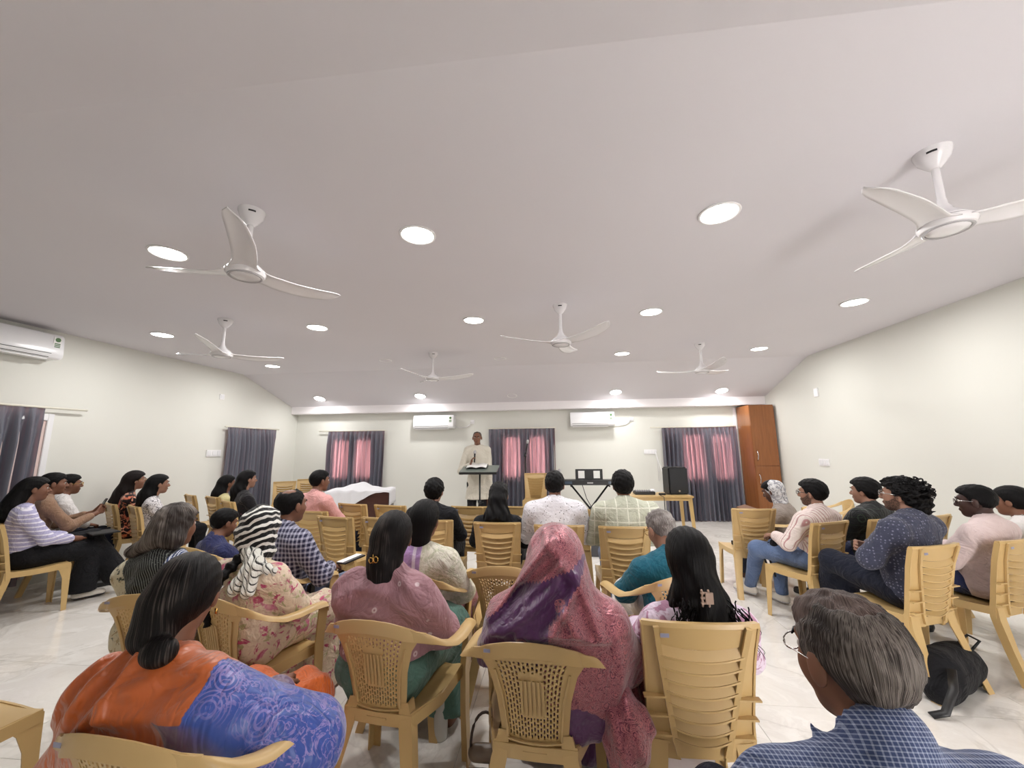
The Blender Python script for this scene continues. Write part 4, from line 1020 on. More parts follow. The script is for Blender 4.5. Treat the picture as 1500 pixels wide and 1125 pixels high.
    def top(s, name, mat, sleeve=.97, o=.014, so=.012, hem=.44, fold=.005, seed=1, collar=True, arm=1.0, neckr=.066, freq=16, h=None, extra=None):
        t = s.torso(o); a = s.arms_(so, sleeve, w=arm); nb = s.nb; neck = rc(nb-np.array((0, -.01, .0), f32), nb+(np.array(s.hw((0, -.02, -.06)))-nb)*.55, neckr, neckr-.008) if collar else None
        cut = rc(nb, s.hw((0, .0, -.02)), neckr-.013, neckr-.013)
        def f(P):
            d = smin(t(P), a(P), .035)
            if neck: d = smin(d, neck(P), .02)
            d = d + folds(P, fold, freq, seed)
            d = np.maximum(d, hem-P[:, 2])
            return smax(d, -np.where(P[:, 2] > nb[2]+.02, cut(P), 1.), .006)
        return s.garment(name, mat, f, h, lo=(-s.sw-.20, -.40+min(0, s.sy), hem-.02), hi=(s.sw+.20, .46, float(nb[2])+.09), extra=extra)
    def trousers(s, mat, o=.008, fat=1.0, flare=0.0, seed=3, name='trousers', fold=.004):
        l = s.legs_(o, fat, .03, flare); p = off(el(s.pel, (.15*s.w, .12*s.belly, .10)), o)
        def f(P):
            d = smin(l(P), p(P), .04) + folds(P, fold, 15, seed); return np.maximum(d, .085-P[:, 2])
        return s.garment(name, mat, f, s.res*1.15, lo=(-.30, -.22, .06), hi=(.30, .78, .72))
    def skirt(s, mat, o=.02, seed=4, name='skirt', fold=.008, low=.07):
        ps = []
        for k_ in (-1, 1): ps += [rc(s.hp[k_], s.kn[k_]+np.array((0, 0, .0), f32), .10, .085), rc(s.kn[k_], s.an[k_]+np.array((0, 0, 0), f32), .085, .10)]
        l = un(ps, .10); p = el(s.pel, (.165*s.w, .13*s.belly, .11))
        def f(P):
            d = smin(l(P), p(P), .05)-o+.01 + folds(P, fold, 15, seed, (1.6, 1, .4)); return np.maximum(d, low-P[:, 2])
        return s.garment(name, mat, f, s.res*1.2, lo=(-.36, -.24, low-.02), hi=(.36, .80, .74))
    def shoes(s, mat='black', sole='dark', name='shoe', big=1.0):
        for k_ in (-1, 1):
            a = s.an[k_]; z = max(.035, float(a[2])-.055)
            f = un([rc((a[0], a[1]-.03, z+.01), (a[0], a[1]+.02, z+.015), .042, .042), rc((a[0], a[1]+.0, z), (a[0]+.02*k_, a[1]+.15, z-.006), .044, .036)], .02)
            g = lambda P, f=f, z=z: np.maximum(np.maximum(f(P), z-.028-P[:, 2]), P[:, 2]-z-.065)
            X, Y, Z = box_lines((a[0]-.09, a[1]-.10, z-.05), (a[0]+.09, a[1]+.21, z+.09), .011)
            o = net_obj(name, g, X, Y, Z, mat, s.root)
            q = lambda P, f=f, z=z: np.maximum(np.maximum(f(P)-.004, z-.033-P[:, 2]), P[:, 2]-z+.014)
            net_obj('sole', q, X, Y, Z, sole, o)
def person(px, py, seat, heading, label, stand=False, lean=0.0, headfwd=.03, **kw):
    """seat the figure on its chair; the top of its head stands on the ray of the given pixel"""
    a = radians(heading); hy = (-.02 if stand else -.105+lean)+.035+headfwd; Y = seat[1] + cos(a)*hy; x = 0.0
    for _ in range(3):
        P = atY(px, py, Y); x = (P.x-(seat[0]+sin(a)*hy))*cos(a); x = max(-.15, min(.15, x)); Y = seat[1] + cos(a)*hy - sin(a)*x
    P = atY(px, py, Y); sx = max(-.09, min(.09, x)); x -= sx
    root = empty('person', (seat[0]+sx*cos(a), seat[1]-sx*sin(a), 0), heading); tag(root, label, 'person')
    return Fig(root, zt=P.z, stand=stand, lean=lean, headfwd=headfwd, hx=x, **{**dict(chair=None if stand else 'A'), **kw})
# ------------------------------------------------------------------ fabrics
F = {}
F['stripe_lilac'] = fabric('striped_knit', stripes(2, 26, (232, 228, 240), (176, 172, 206), .30, .06, (0, .15)))
F['lightbrown'] = fabric('light_brown_cotton', solid((150, 118, 94)))
F['orangefloral'] = fabric('black_orange_print', blobs((34, 22, 24), [(214, 120, 92), (236, 170, 140)], 13, (.55, .57)))
F['bwprint'] = fabric('black_white_print', lambda k: k.mix(k.step(k.math('ABSOLUTE', k.math('SUBTRACT', k.noise(k.co(), 16, 2, .5, 1.5), .5)), .012, .035), (60, 58, 66), (216, 212, 214)))
F['yellowtop'] = fabric('pale_yellow_cotton', solid((214, 204, 150)))
F['blacksheer'] = fabric('black_sheer', blobs((22, 19, 24), [(92, 52, 62)], 24, (.68, .70)))
F['pink'] = fabric('pink_cotton', solid((226, 166, 162), .08))
F['creamink'] = fabric('cream_ink_print', blobs((206, 198, 172), [(70, 76, 66), (160, 140, 104)], 15, (.58, .62)))
F['blackstripe'] = fabric('black_striped_shawl', lambda k: k.mix(k.step(k.sep(k.co())[0], .085, .09), stripes(0, 85, (120, 124, 118), (24, 27, 30), .30, .1, (2, .55))(k), stripes(0, 75, (226, 230, 240), (66, 84, 128), .45, .08, (2, .55))(k)))
F['navyblue'] = fabric('dark_blue_cotton', solid((40, 46, 92)))
F['plaidnavy'] = fabric('navy_plaid', plaid(34, (36, 36, 66), (176, 176, 196), .42))
F['floralpink'] = fabric('pink_floral_cotton', blobs((222, 204, 180), [(196, 122, 142), (176, 172, 128), (188, 84, 116)], 12, (.57, .63)))
F['zebra'] = fabric('black_white_wavy_scarf', lambda k: (lambda s: k.mix(k.step(k.math('SINE', k.math('ADD', k.math('MULTIPLY', k.math('ADD', s[2], k.math('MULTIPLY', s[0], -.35)), 175.), k.math('MULTIPLY', k.noise(k.co(), 9, 2), 14.))), .25, .45), (18, 18, 20), (226, 224, 218)))(k.sep(k.co())))
F['scarfend'] = fabric('white_black_stripe_scarf_end', lambda k: stripes(0, 60, (40, 42, 40), (222, 222, 214), .22, .06, (2, .7))(k))
F['mauve'] = fabric('mauve_shawl_cotton', dots((166, 126, 134), (212, 192, 196), 13.5, .13, (182, 116, 122)), .8)
F['mauveplain'] = fabric('mauve_cotton', solid((172, 122, 132)))
F['teal'] = fabric('grey_green_cotton', solid((92, 128, 116)))
F['lavwhite'] = fabric('white_lace_lavender', lambda k: (lambda s: k.mix(k.step(s[0], -.035, -.03), (186, 150, 204), k.mix(k.step(s[0], .035, .04), k.mix(k.step(k.math('ABSOLUTE', k.math('SUBTRACT', s[0], 0.0)), .008, .012), (226, 214, 232), (176, 146, 196)), blobs((216, 212, 196), [(196, 196, 172)], 22, (.52, .56))(k))))(k.sep(k.co())))
F['blackshirt'] = fabric('black_cotton', solid((22, 23, 28)), .8, .05)
F['whiteprint'] = fabric('white_shirt_small_marks', lambda k: k.mix(k.step(k.voro(k.vmath('MULTIPLY', k.co(), (1, 1, 1)), 42), .15, .19), (58, 54, 60), (226, 224, 230)))
F['palecheck'] = fabric('pale_windowpane_check', lambda k: (lambda s: k.mix(k.math('MAXIMUM', k.math('LESS_THAN', k.math('FRACT', k.math('MULTIPLY', s[0], 11.)), .10), k.math('LESS_THAN', k.math('FRACT', k.math('MULTIPLY', s[2], 9.)), .09)), (188, 190, 172), (222, 222, 208)))(k.sep(k.co())))
F['tealshirt'] = fabric('teal_handloom', lambda k: k.mix(k.noise(k.vmath('MULTIPLY', k.co(), (30, 30, 6)), 3, 3), (12, 72, 92), (26, 104, 124)))
F['lilacprint'] = fabric('lilac_white_print', blobs((222, 206, 224), [(178, 132, 158)], 7.5, (.50, .53)))
F['beigetop'] = fabric('taupe_cotton', solid((152, 140, 132)))
F['lace'] = fabric('white_lace_scarf', lambda k: k.mix(k.step(k.noise(k.co(), 26, 3, .6, 1.), .47, .55), (216, 216, 218), (150, 150, 156)))
F['finestripe'] = fabric('white_maroon_stripe', stripes(1, 36, (178, 134, 134), (224, 212, 206), .26, .08, (0, 1.0)))
F['darkcheck'] = fabric('black_green_check', lambda k: (lambda s: k.mix(k.math('MAXIMUM', k.math('LESS_THAN', k.math('FRACT', k.math('MULTIPLY', k.math('ADD', s[0], s[1]), 15.)), .06), k.math('LESS_THAN', k.math('FRACT', k.math('MULTIPLY', s[2], 15.)), .06)), (20, 22, 24), (44, 56, 46)))(k.sep(k.co())))
F['bluedots'] = fabric('slate_blue_motif', dots((56, 59, 78), (112, 114, 134), 50, .24))
F['palepink'] = fabric('pale_pink_cotton', solid((220, 200, 198), .05))
F['white'] = fabric('white_cotton', solid((226, 222, 220), .05))
F['kurta'] = fabric('cream_kurta_cotton', solid((216, 210, 196), .06))
F['blackcloth'] = fabric('black_trouser_cloth', solid((20, 20, 24)), .85, .05)
F['navytrouser'] = fabric('dark_navy_cloth', solid((26, 30, 46)), .85, .05)
F['jeans'] = fabric('blue_denim', lambda k: k.mix(k.noise(k.co(), 8, 4), (66, 86, 122), (112, 132, 168)))
F['bluejeans'] = fabric('dark_denim', solid((34, 44, 84)))
F['greyblue'] = fabric('grey_blue_denim', solid((118, 130, 158)))
F['bluecheck'] = fabric('blue_fine_check', lambda k: (lambda s: k.mix(k.math('MULTIPLY', k.math('ADD', k.math('LESS_THAN', k.math('FRACT', k.math('MULTIPLY', s[0], 130.)), .30), k.math('LESS_THAN', k.math('FRACT', k.math('MULTIPLY', k.math('ADD', s[2], k.math('MULTIPLY', s[1], .6)), 130.)), .30)), .5), (60, 74, 112), (158, 168, 192)))(k.sep(k.co())))
F['shoe_white'] = plain('white_shoe', (214, 208, 198), .5)
F['shoe_black'] = plain('black_shoe', (24, 24, 26), .4)
def brocade(name, main, alt, motif, sheen_c, metal=.25, sc=1.0):
    """woven silk: 'zone' decides between plain field and patterned field"""
    k = N(name, .36, .5, 0, .5); z = k.attr('zone'); p = k.co()
    d = k.voro(p, 13*sc); ring = k.math('SINE', k.math('MULTIPLY', d, 95.)); n = k.noise(p, 34*sc, 3, .6, 2.2)
    pat = k.math('MAXIMUM', k.step(k.math('MULTIPLY', ring, k.step(n, .38, .5)), .05, .35), k.step(k.math('ABSOLUTE', k.math('SUBTRACT', n, .5)), .035, .012))
    field2 = k.mix(pat, alt, motif)
    buta = k.math('MULTIPLY', k.math('LESS_THAN', k.voro(p, 5.0*sc, rnd=.25), .21), k.step(n, .44, .5)); field1 = k.mix(buta, main, motif)
    edge = k.math('ADD', z, k.math('MULTIPLY', k.math('SINE', k.math('MULTIPLY', k.sep(p)[0], 420.)), .10))
    f = k.step(edge, .49, .51); k.color(k.mix(f, field1, field2))
    k.put(k.b.inputs['Metallic'], k.math('MULTIPLY', k.math('MULTIPLY', f, pat), metal)); k.bump(k.math('ADD', k.math('MULTIPLY', k.math('MULTIPLY', pat, f), .03), creases(k, 5.5, 12, 1.0, (1.2, 1, .8))), .55, .05); return k.done()
F['sari_purple'] = brocade('purple_rose_silk', (78, 18, 84), (112, 34, 62), (196, 118, 126), None, .55, 1.5)
def sari2():
    k = N('blue_orange_silk', .38, .5, 0, .5); z = k.attr('zone'); p = k.co()
    n = k.noise(p, 15, 3, .55, 2.4); d = k.voro(p, 7.0); ring = k.math('SINE', k.math('MULTIPLY', d, 90.))
    pat = k.math('MAXIMUM', k.step(k.math('ABSOLUTE', k.math('SUBTRACT', n, .5)), .04, .015), k.math('MULTIPLY', k.step(ring, .3, .6), k.math('LESS_THAN', d, .38)))
    blue = k.mix(k.math('MULTIPLY', pat, k.step(z, .52, .62)), (42, 74, 158), (134, 122, 186))
    bord = k.mix(k.step(z, .40, .50), (104, 78, 108), blue)
    k.color(k.mix(k.step(z, .30, .315), (188, 92, 34), bord)); k.b.inputs['Sheen Weight'].default_value = .4; k.bump(creases(k, 4.5, 11, 1.0, (1.3, 1, .8)), .8, .05); return k.done()
F['sari_blue'] = sari2()
F['orange'] = fabric('orange_silk', solid((220, 106, 38), .08), .5, .3)

# ------------------------------------------------------------------ the speaker
p = person(699, 632, (-1.36, 6.98), 174, 'bald man in long cream kurta and black trousers speaking into a microphone', stand=True, w=.98, arms='preach', sk='mid', res=.013, pitch=4, handfine=True)
p.body(); p.face(); p.hair('balding', 'greyblack', 'bald', .004)
Z = p.Z
kt = p.torso(.02); ka = p.arms_(.016, .93, w=1.15)
sk_ = un([rc((0, -.02, Z(1.05)), (0, -.0, Z(.56)), .165, .20)], .05)
p.garment('kurta', F['kurta'], lambda P: np.maximum(np.maximum(smin(smin(kt(P), ka(P), .03), el((0, -.01, 0), (1, 1, 1))(P)*0+rc((0, -.01, Z(1.0)), (0, -.01, Z(.62)), .165, .215)(P*np.array((1, 1.35, 1), f32)), .05) + folds(P, .007, 14, 5, (1.3, 1.3, .5)), Z(.64)-P[:, 2]), np.where(P[:, 2] > p.nb[2]+.045, .01, -1)), .014, lo=(-.46, -.34, Z(.62)), hi=(.46, .40, float(p.nb[2])+.07))
tl = p.legs_(.010, 1.08, .03, .03); p.garment('trousers', F['blackcloth'], lambda P: np.maximum(tl(P)+folds(P, .004, 14, 2), .07-P[:, 2]), .015, lo=(-.30, -.2, .05), hi=(.30, .2, Z(.98)))
p.shoes(F['shoe_black'])
# his microphone
wv = p.root.matrix_basis @ Vector(p.WR[1] + np.array((-.015, .03, .07)))
g = empty('microphone', p.root.matrix_basis @ Vector((0.02, .30, p.Z(1.28)))); g.rotation_euler = (0, 0, -radians(174))
MB().tube([(0, 0, 0), (0, -.045, .14)], .014, 10, [.8, 1.1]).build('handle', 'black', g, smooth='all')
MB().tube([(0, -.045, .14), (0, -.05, .155), (0, -.058, .18), (0, -.064, .20)], .025, 12, [.7, 1.0, 1.0, .4]).build('grille', 'fan_grey', g, smooth='all')
tag(g, 'black handheld microphone held below the speaker\'s mouth', 'microphone')

# ------------------------------------------------------------------ left wall group
p = person(33, 700, (-5.12, 3.50), 24, 'woman in lilac and white striped top and wide black trousers, legs crossed, far left', fem=True, w=1.06, belly=1.1, arms='knee', legs='crossL', sk='mid', yaw=4, handfine=True, res=.011)
p.body(); p.face()
c = p.hc; p.hair('short', 'black', 'full', .011, extra=un([rc(c+[0, -.075, -.0], c+[0, -.12, -.14], .075, .09), rc(c+[-.03, -.10, -.10], c+[0, -.16, -.24], .075, .06)], .04), lo=(c-[.2, .28, .34], c+[.2, .1, .1]), k=.03, amp=.003)
p.top('striped_top', F['stripe_lilac'], .80, hem=.50, fold=.005, seed=2, arm=1.12); p.trousers(F['blackcloth'], .022, 1.12, .05); p.shoes(F['shoe_white'])
p = person(55, 694, (-5.50, 3.77), 24, 'man in light brown shirt with raised clasped hands beside the striped-top woman', w=1.0, arms='clasp', lean=.12, sk='mid', yaw=6, res=.012, handfine=True)
p.body(); p.face(); p.hair('short', 'black'); p.top('shirt', F['lightbrown'], .85, seed=5); p.trousers(F['blackcloth']); p.shoes(F['shoe_black'])
g = empty('mobile_phone', p.root.matrix_basis @ Vector((0, float(p.WR[1][1])+.05, float(p.WR[1][2])+.085))); g.rotation_euler = (radians(65), 0, -radians(24))
MB().box((-.036, -.075, -.004), (.036, .075, .004)).build('case', 'black', g, bevel=.004); MB().box((-.033, -.068, .004), (.033, .068, .005)).build('screen', plain('phone_glass', (36, 40, 48), .1), g)
tag(g, 'dark mobile phone in the raised hands of the man in light brown', 'phone')
p = person(76, 696, (-5.82, 4.20), 24, 'man in glasses seen just beyond the man in light brown shirt', w=.95, arms='lap', lean=.08, sk='mid', yaw=2, res=.013)
p.body(); p.face(glasses=('gold', 1.3)); p.hair('short', 'black'); p.top('shirt', F['white'], .85, seed=6); p.trousers(F['navytrouser']); p.shoes(F['shoe_black'])
def longhair(p, mat, dz=.28, wd=.075, amp=.003, back=.15, t=.012):
    c = p.hc; p.hair('short', mat, 'full', t, extra=un([rc(c+[0, -.06, .0], c+[0, -.10, -.15], .080, .088), rc(c+[0, -.10, -.13], c+[0, -back, -dz], .085, wd)], .04), lo=(c-[.2, .30, dz+.1], c+[.2, .1, .1]), k=.03, amp=amp)
p = person(197, 691, (-5.52, 4.78), 28, 'long-haired woman in glasses and black top with orange flowers by left wall', fem=True, arms='lap', sk='light', res=.013, yaw=2)
p.body(); p.face(glasses=('gold', 1.3)); longhair(p, 'brown', .30, .085, .003, .17, .018); p.top('top', F['orangefloral'], .55, seed=7, arm=1.1); p.skirt(F['orangefloral'])
p = person(230, 696, (-4.94, 4.58), 30, 'long-haired woman in black and white patterned top by left wall', fem=True, arms='lap', sk='light', res=.013)
p.body(); p.face(); longhair(p, 'black', .28, .07, .003, .13); p.top('top', F['bwprint'], .6, seed=8, arm=1.15); p.trousers(F['blackcloth'])
p = person(318, 697, (-4.78, 5.50), 26, 'woman with shoulder-length black hair and pale yellow top near the left wall curtain', fem=True, arms='lap', sk='mid', res=.014)
p.body(); p.face(); longhair(p, 'black', .20, .095, .002, .09); p.top('top', F['yellowtop'], .6, seed=9); p.trousers(F['navytrouser'])
p = person(352, 690, (-4.13, 5.05), 32, 'woman in sheer black dress with dark hair beside left wall curtain', fem=True, arms='lap', sk='light', res=.013, lean=.03, w=1.08)
p.body(); p.face(); longhair(p, 'black', .24, .085, .004, .10); p.top('dress_top', F['blacksheer'], .95, seed=10, arm=1.1); p.skirt(F['blacksheer'])
p = person(468, 690, (-2.60, 4.35), 20, 'man in pink shirt turned slightly right before the white-covered table', arms='fold', sk='mid', res=.013, w=1.05, yaw=10)
p.body(); p.face(); p.hair('short', 'black'); p.top('shirt', F['pink'], .6, seed=11, arm=1.15); p.trousers(F['navytrouser']); p.shoes(F['shoe_black'])
p = person(312, 747, (-2.66, 3.04), 22, 'boy in dark blue resting his chin on his hand behind the grey-haired woman', chair='B', arms='chin', sk='mid', res=.011, w=.78, hs=.92, pitch=16, lean=.06, headfwd=.05)
p.body(); p.face(); p.hair('short', 'black', t=.012); p.top('shirt', F['navyblue'], .5, seed=12); p.trousers(F['navytrouser'])

# grey-haired woman with striped shawl
p = person(262, 742, (-2.13, 2.16), -4, 'older woman with loose greying hair, cream printed kameez and black striped shawl', chair='B', fem=True, arms='lap', sk='mid', res=.010, w=1.12, belly=1.2, yaw=6, lean=.04)
p.body(); p.face(); c = p.hc
p.hair('wavyshort', 'greyblack', 'full', .014, .006, extra=un([rc(c+[-.02, -.08, -.04], c+[-.14, -.11, -.11], .055, .032), rc(c+[-.02, -.07, -.02], c+[.05, -.07, -.05], .075, .06)], .03), lo=(c-[.28, .24, .22], c+[.2, .2, .16]), k=.03, amp=.004)
p.top('kameez', F['creamink'], .6, seed=13, arm=1.25, o=.02, fold=.006); p.skirt(F['creamink'])
t = p.torso(.034); A_ = np.array((.62, 0, .78), f32)
p.garment('shawl', F['blackstripe'], lambda P: np.maximum(np.abs(t(P)+folds(P, .006, 18, 3))-.006, np.maximum(.0-(P[:, 0]*.80+(P[:, 2]-.87)*.60+.10), (P[:, 0]*.80+(P[:, 2]-.87)*.60-.16))), .008, lo=(-.34, -.40, .46), hi=(.34, .25, 1.10))

# man in navy plaid
p = person(430, 717, (-1.92, 2.72), 18, 'balding man in navy and white plaid shirt seated in an armchair', chair='B', arms='armrest', sk='mid', res=.011, w=1.12, belly=1.15, yaw=0, lean=.02)
p.body(); p.face(); p.hair('balding', 'black', t=.008); p.top('plaid_shirt', F['plaidnavy'], .95, seed=14, arm=1.2, o=.02, fold=.004, h=.010); p.trousers(F['greyblue'], .012, 1.05); p.shoes(F['shoe_black'])
g = empty('notebook', p.root.matrix_basis @ Vector((.22, .34, .70))); g.rotation_euler = (radians(8), radians(-6), -radians(30))
MB().box((-.06, -.085, 0), (.06, .085, .012)).build('cover', 'black', g, bevel=.003); MB().box((-.056, -.082, .012), (.02, .082, .015)).build('page', 'paper', g)
tag(g, 'black notebook with white page held by the man in navy plaid shirt', 'notebook')
g = empty('wrist_strap_keys', p.root.matrix_basis @ Vector((.20, .02, .60)))
MB().box((-.015, -.03, -.05), (.015, .03, .03)).build('pouch', 'black', g, bevel=.008); MB().tube([(.0, 0, .03), (.0, -.02, .07), (0, -.05, .05)], .006).build('loop', 'black', g, smooth='all')
tag(g, 'small black pouch hanging at the waist of man in plaid shirt', 'pouch')

# woman in floral dress with black-white scarf and braid
p = person(386, 744, (-1.66, 2.16), 6, 'woman in pink floral dress with black and white wavy striped headscarf and long braid', chair='B', fem=True, arms='lap', sk='mid', res=.010, w=1.08, belly=1.15, pitch=10, lean=.03, yaw=-18)
p.body(); c = p.hc
p.top('floral_dress', F['floralpink'], .85, seed=15, arm=1.25, o=.022, fold=.007, h=.009, hem=.42); p.skirt(F['floralpink'], fold=.012)
R = p.hR
sc = un([p.H(el((0, -.02, .03), (.096, .118, .106))), rc(c+[0, -.045, -.02], c+[.02, -.03, -.11], .095, .085)], .04)
face_cut = p.H(el((0, .14, -.01), (.070, .09, .115)))
def scarf(P):
    d = sc(P) - .005*np.sin((P[:, 2]-.35*P[:, 0])*88+np.sin(P[:, 0]*24)*1.4); return smax(d, -face_cut(P), .01)
X, Y, Zl = box_lines(c-[.16, .20, .24], c+[.18, .17, .16], .007); net_obj('headscarf', scarf, X, Y, Zl, F['zebra'], p.root)
kn = un([rc(c+[.04, -.10, -.10], c+[.11, -.13, -.15], .045, .040), rc(c+[.10, -.13, -.15], c+[.19, -.10, -.19], .036, .024), rc(c+[.10, -.15, -.15], c+[.06, -.20, -.25], .032, .030), rc(c+[.12, -.15, -.16], c+[.13, -.19, -.26], .028, .030)], .014)
X, Y, Zl = box_lines(c-[.05, .28, .30], c+[.28, .02, .0], .007); net_obj('scarf_end', lambda P: kn(P)-.006*np.sin(P[:, 0]*190+P[:, 2]*35), X, Y, Zl, F['scarfend'], p.root)
def plait(name, pts, r, mat='black', amp=.22):
    P_ = [Vector(q) for q in pts]; n = 46; path = []; 
    for i in range(n):
        t_ = i/(n-1)*(len(P_)-1); a = min(int(t_), len(P_)-2); path.append(P_[a].lerp(P_[a+1], t_-a))
    m = MB().tube(path, r, 10, [(1.0+amp*sin(i*1.15))*(1-.45*i/n) for i in range(n)]); o = m.build(name, HM[mat], p.root, smooth='all')
    a_ = o.data.attributes.new('st', 'FLOAT_VECTOR', 'POINT'); return o
plait('braid', [c+[.0, -.12, -.12], c+[-.01, -.20, -.18], c+[-.03, -.24, -.26], c+[-.04, -.245, -.34], c+[-.03, -.245, -.41]], .028)

# ------------------------------------------------------------------ middle rows
p = person(578, 753, (-.76, 1.97), 7, 'woman in mauve shawl with paisley motifs and dark hair held by a gold clip', chair='B', fem=True, arms='lap', sk='mid', res=.010, w=1.12, belly=1.2, yaw=-14, lean=.03)
p.body(); c = p.hc
p.hair('short', 'streak', 'full', .018, extra=un([rc(c+[0, -.055, -.0], c+[0, -.075, -.10], .085, .075), rc(c+[0, -.08, -.08], c+[.01, -.10, -.20], .076, .066)], .03), lo=(c-[.2, .26, .28], c+[.2, .1, .1]), k=.03, amp=.002)
t = un([p.torso(.030), p.arms_(.03, .62, w=1.15), rc(p.nb, p.nb+[0, .0, .03], .085, .07)], .06)
def shawl(P):
    d = t(P) + folds(P, .006, 11, 8); q = P[:, 0]/.26
    d = d - .010*np.sin((P[:, 2]+.16*(1-q*q)*-1)*62+q*2.0)*np.clip((P[:, 2]-.72)*6, 0, 1)*np.exp(-q*q*.8)
    return smax(np.maximum(d, .60-P[:, 2]), -rc(p.nb, p.hw((0, 0, -.02)), .050, .05)(P), .01)
p.garment('shawl', F['mauve'], shawl, .008, lo=(-.42, -.42, .58), hi=(.42, .34, 1.14))
p.skirt(F['teal'], o=.035, fold=.010, low=.10)
g = MB(); q0 = Vector(c)+Vector((-.004, -.168, -.055))
for dx, dz, r_ in ((-.012, -.004, .010), (.013, .0, .011)): g.tube([q0+Vector((dx+r_*cos(a), -.0, dz+r_*1.2*sin(a))) for a in np.linspace(0, 2*pi, 13)], .0022, 6)
g.tube([q0+Vector((-.002, 0, .022)), q0+Vector((0, 0, -.018))], .002, 6); tag(g.build('hair_clip', 'gold', p.root, smooth='all'), 'gold openwork hair clip')
neck = MB().tube([Vector(p.nb)+Vector((.052*cos(a), .052*sin(a)-.01, .035+.0*a)) for a in np.linspace(0, 2*pi, 25)], .0022, 6).build('necklace', 'gold', p.root, smooth='all')

p = person(624, 735, (-.88, 2.58), 4, 'woman with dark tied hair in white lace shawl with lavender panel', chair='B', fem=True, arms='lap', sk='mid', res=.011, w=1.05, yaw=4)
p.body(); c = p.hc; p.face()
p.hair('short', 'black', 'full', .016, extra=un([rc(c+[0, -.06, .0], c+[0, -.085, -.09], .082, .065)], .03), k=.03)
t = un([p.torso(.03), p.arms_(.03, .8, w=1.15)], .05)
p.garment('shawl', F['lavwhite'], lambda P: smax(np.maximum(t(P)+folds(P, .006, 14, 21, (1.5, 1, .5)), .44-P[:, 2]), -rc(p.nb, p.hw((0, 0, -.02)), .055, .05)(P), .01), .009, lo=(-.38, -.40, .42), hi=(.38, .42, 1.10))
p.skirt(F['mauveplain'], fold=.01)
MB().tube([Vector(p.hw((-.086, -.012, -.045)))+Vector((0, .010*sin(a), .018*cos(a))) for a in np.linspace(0, 2*pi, 13)], .0018, 6).build('earring', 'chrome', p.root, smooth='all')

p = person(637, 703, (-1.16, 3.92), 2, 'young man with thick black hair in plain black shirt, seen from behind', arms='knee', sk='light', res=.012, w=1.1, lean=.05)
p.body(); p.hair('wavyshort', 'black', None, .016, .008); p.top('shirt', F['blackshirt'], .95, seed=16, arm=1.15, fold=.003); p.trousers(F['blackcloth'], .02, 1.15); p.shoes(F['shoe_black'])
p = person(731, 708, (-.54, 3.83), 0, 'woman in black with long wavy half-tied black hair, seen from behind', fem=True, arms='lap', sk='light', res=.012, w=1.05)
p.body(); c = p.hc
p.hair('wavyshort', 'black', 'full', .014, .0, extra=un([rc(c+[0, -.06, .03], c+[0, -.11, -.02], .08, .07), rc(c+[0, -.10, -.04], c+[0, -.14, -.20], .085, .115), rc(c+[0, -.12, -.18], c+[.0, -.16, -.34], .115, .10)], .03), lo=(c-[.22, .34, .48], c+[.22, .1, .16]), k=.03, amp=.008)
bn = MB(); bt = un([rc(c+[-.03, -.135, -.01], c+[.03, -.14, -.03], .032, .030), rc(c+[.03, -.135, .0], c+[-.02, -.145, -.04], .026, .026)], .012)
X, Y, Zl = box_lines(c-[.09, .20, .10], c+[.09, -.08, .05], .006); net_obj('hair_knot', bt, X, Y, Zl, HM['black'], p.root, {'st': lambda V: strand(V-c)})
p.top('top', F['blackshirt'], .95, seed=17, arm=1.15, fold=.003); p.trousers(F['blackcloth'], .03, 1.15)
p = person(812, 692, (0, 3.74), 1, 'young man in white shirt printed with small black marks, seen from behind', arms='lap', sk='mid', res=.012, w=1.14, belly=1.1)
p.body(); p.hair('wavyshort', 'black', None, .013, .003); p.top('shirt', F['whiteprint'], .55, seed=18, arm=1.3, o=.024, fold=.005, h=.011); p.trousers(F['greyblue']); p.shoes(F['shoe_black'])
p = person(911, 692, (.53, 3.71), -1, 'young man with thick hair in pale windowpane-check shirt, seen from behind', arms='lap', sk='mid', res=.012, w=1.2, belly=1.1)
p.body(); p.hair('wavyshort', 'black', None, .016, .008); p.top('shirt', F['palecheck'], .8, seed=19, arm=1.3, o=.024, fold=.006, h=.011); p.trousers(F['greyblue']); p.shoes(F['shoe_black'])
p = person(968, 750, (.60, 2.66), -16, 'old man with short grey hair in teal shirt bending his head', chair='B', arms='lap', sk='light', res=.011, w=1.1, belly=1.15, pitch=22, lean=.10, headfwd=.07, yaw=-6)
p.body(); p.face(glasses=('gold', 1.3)); p.hair('wavyshort', 'grey', None, .008); p.top('teal_shirt', F['tealshirt'], .6, seed=20, arm=1.3, o=.028, fold=.006, h=.010); p.trousers(F['white'], .02, 1.1); p.shoes(F['shoe_black'])

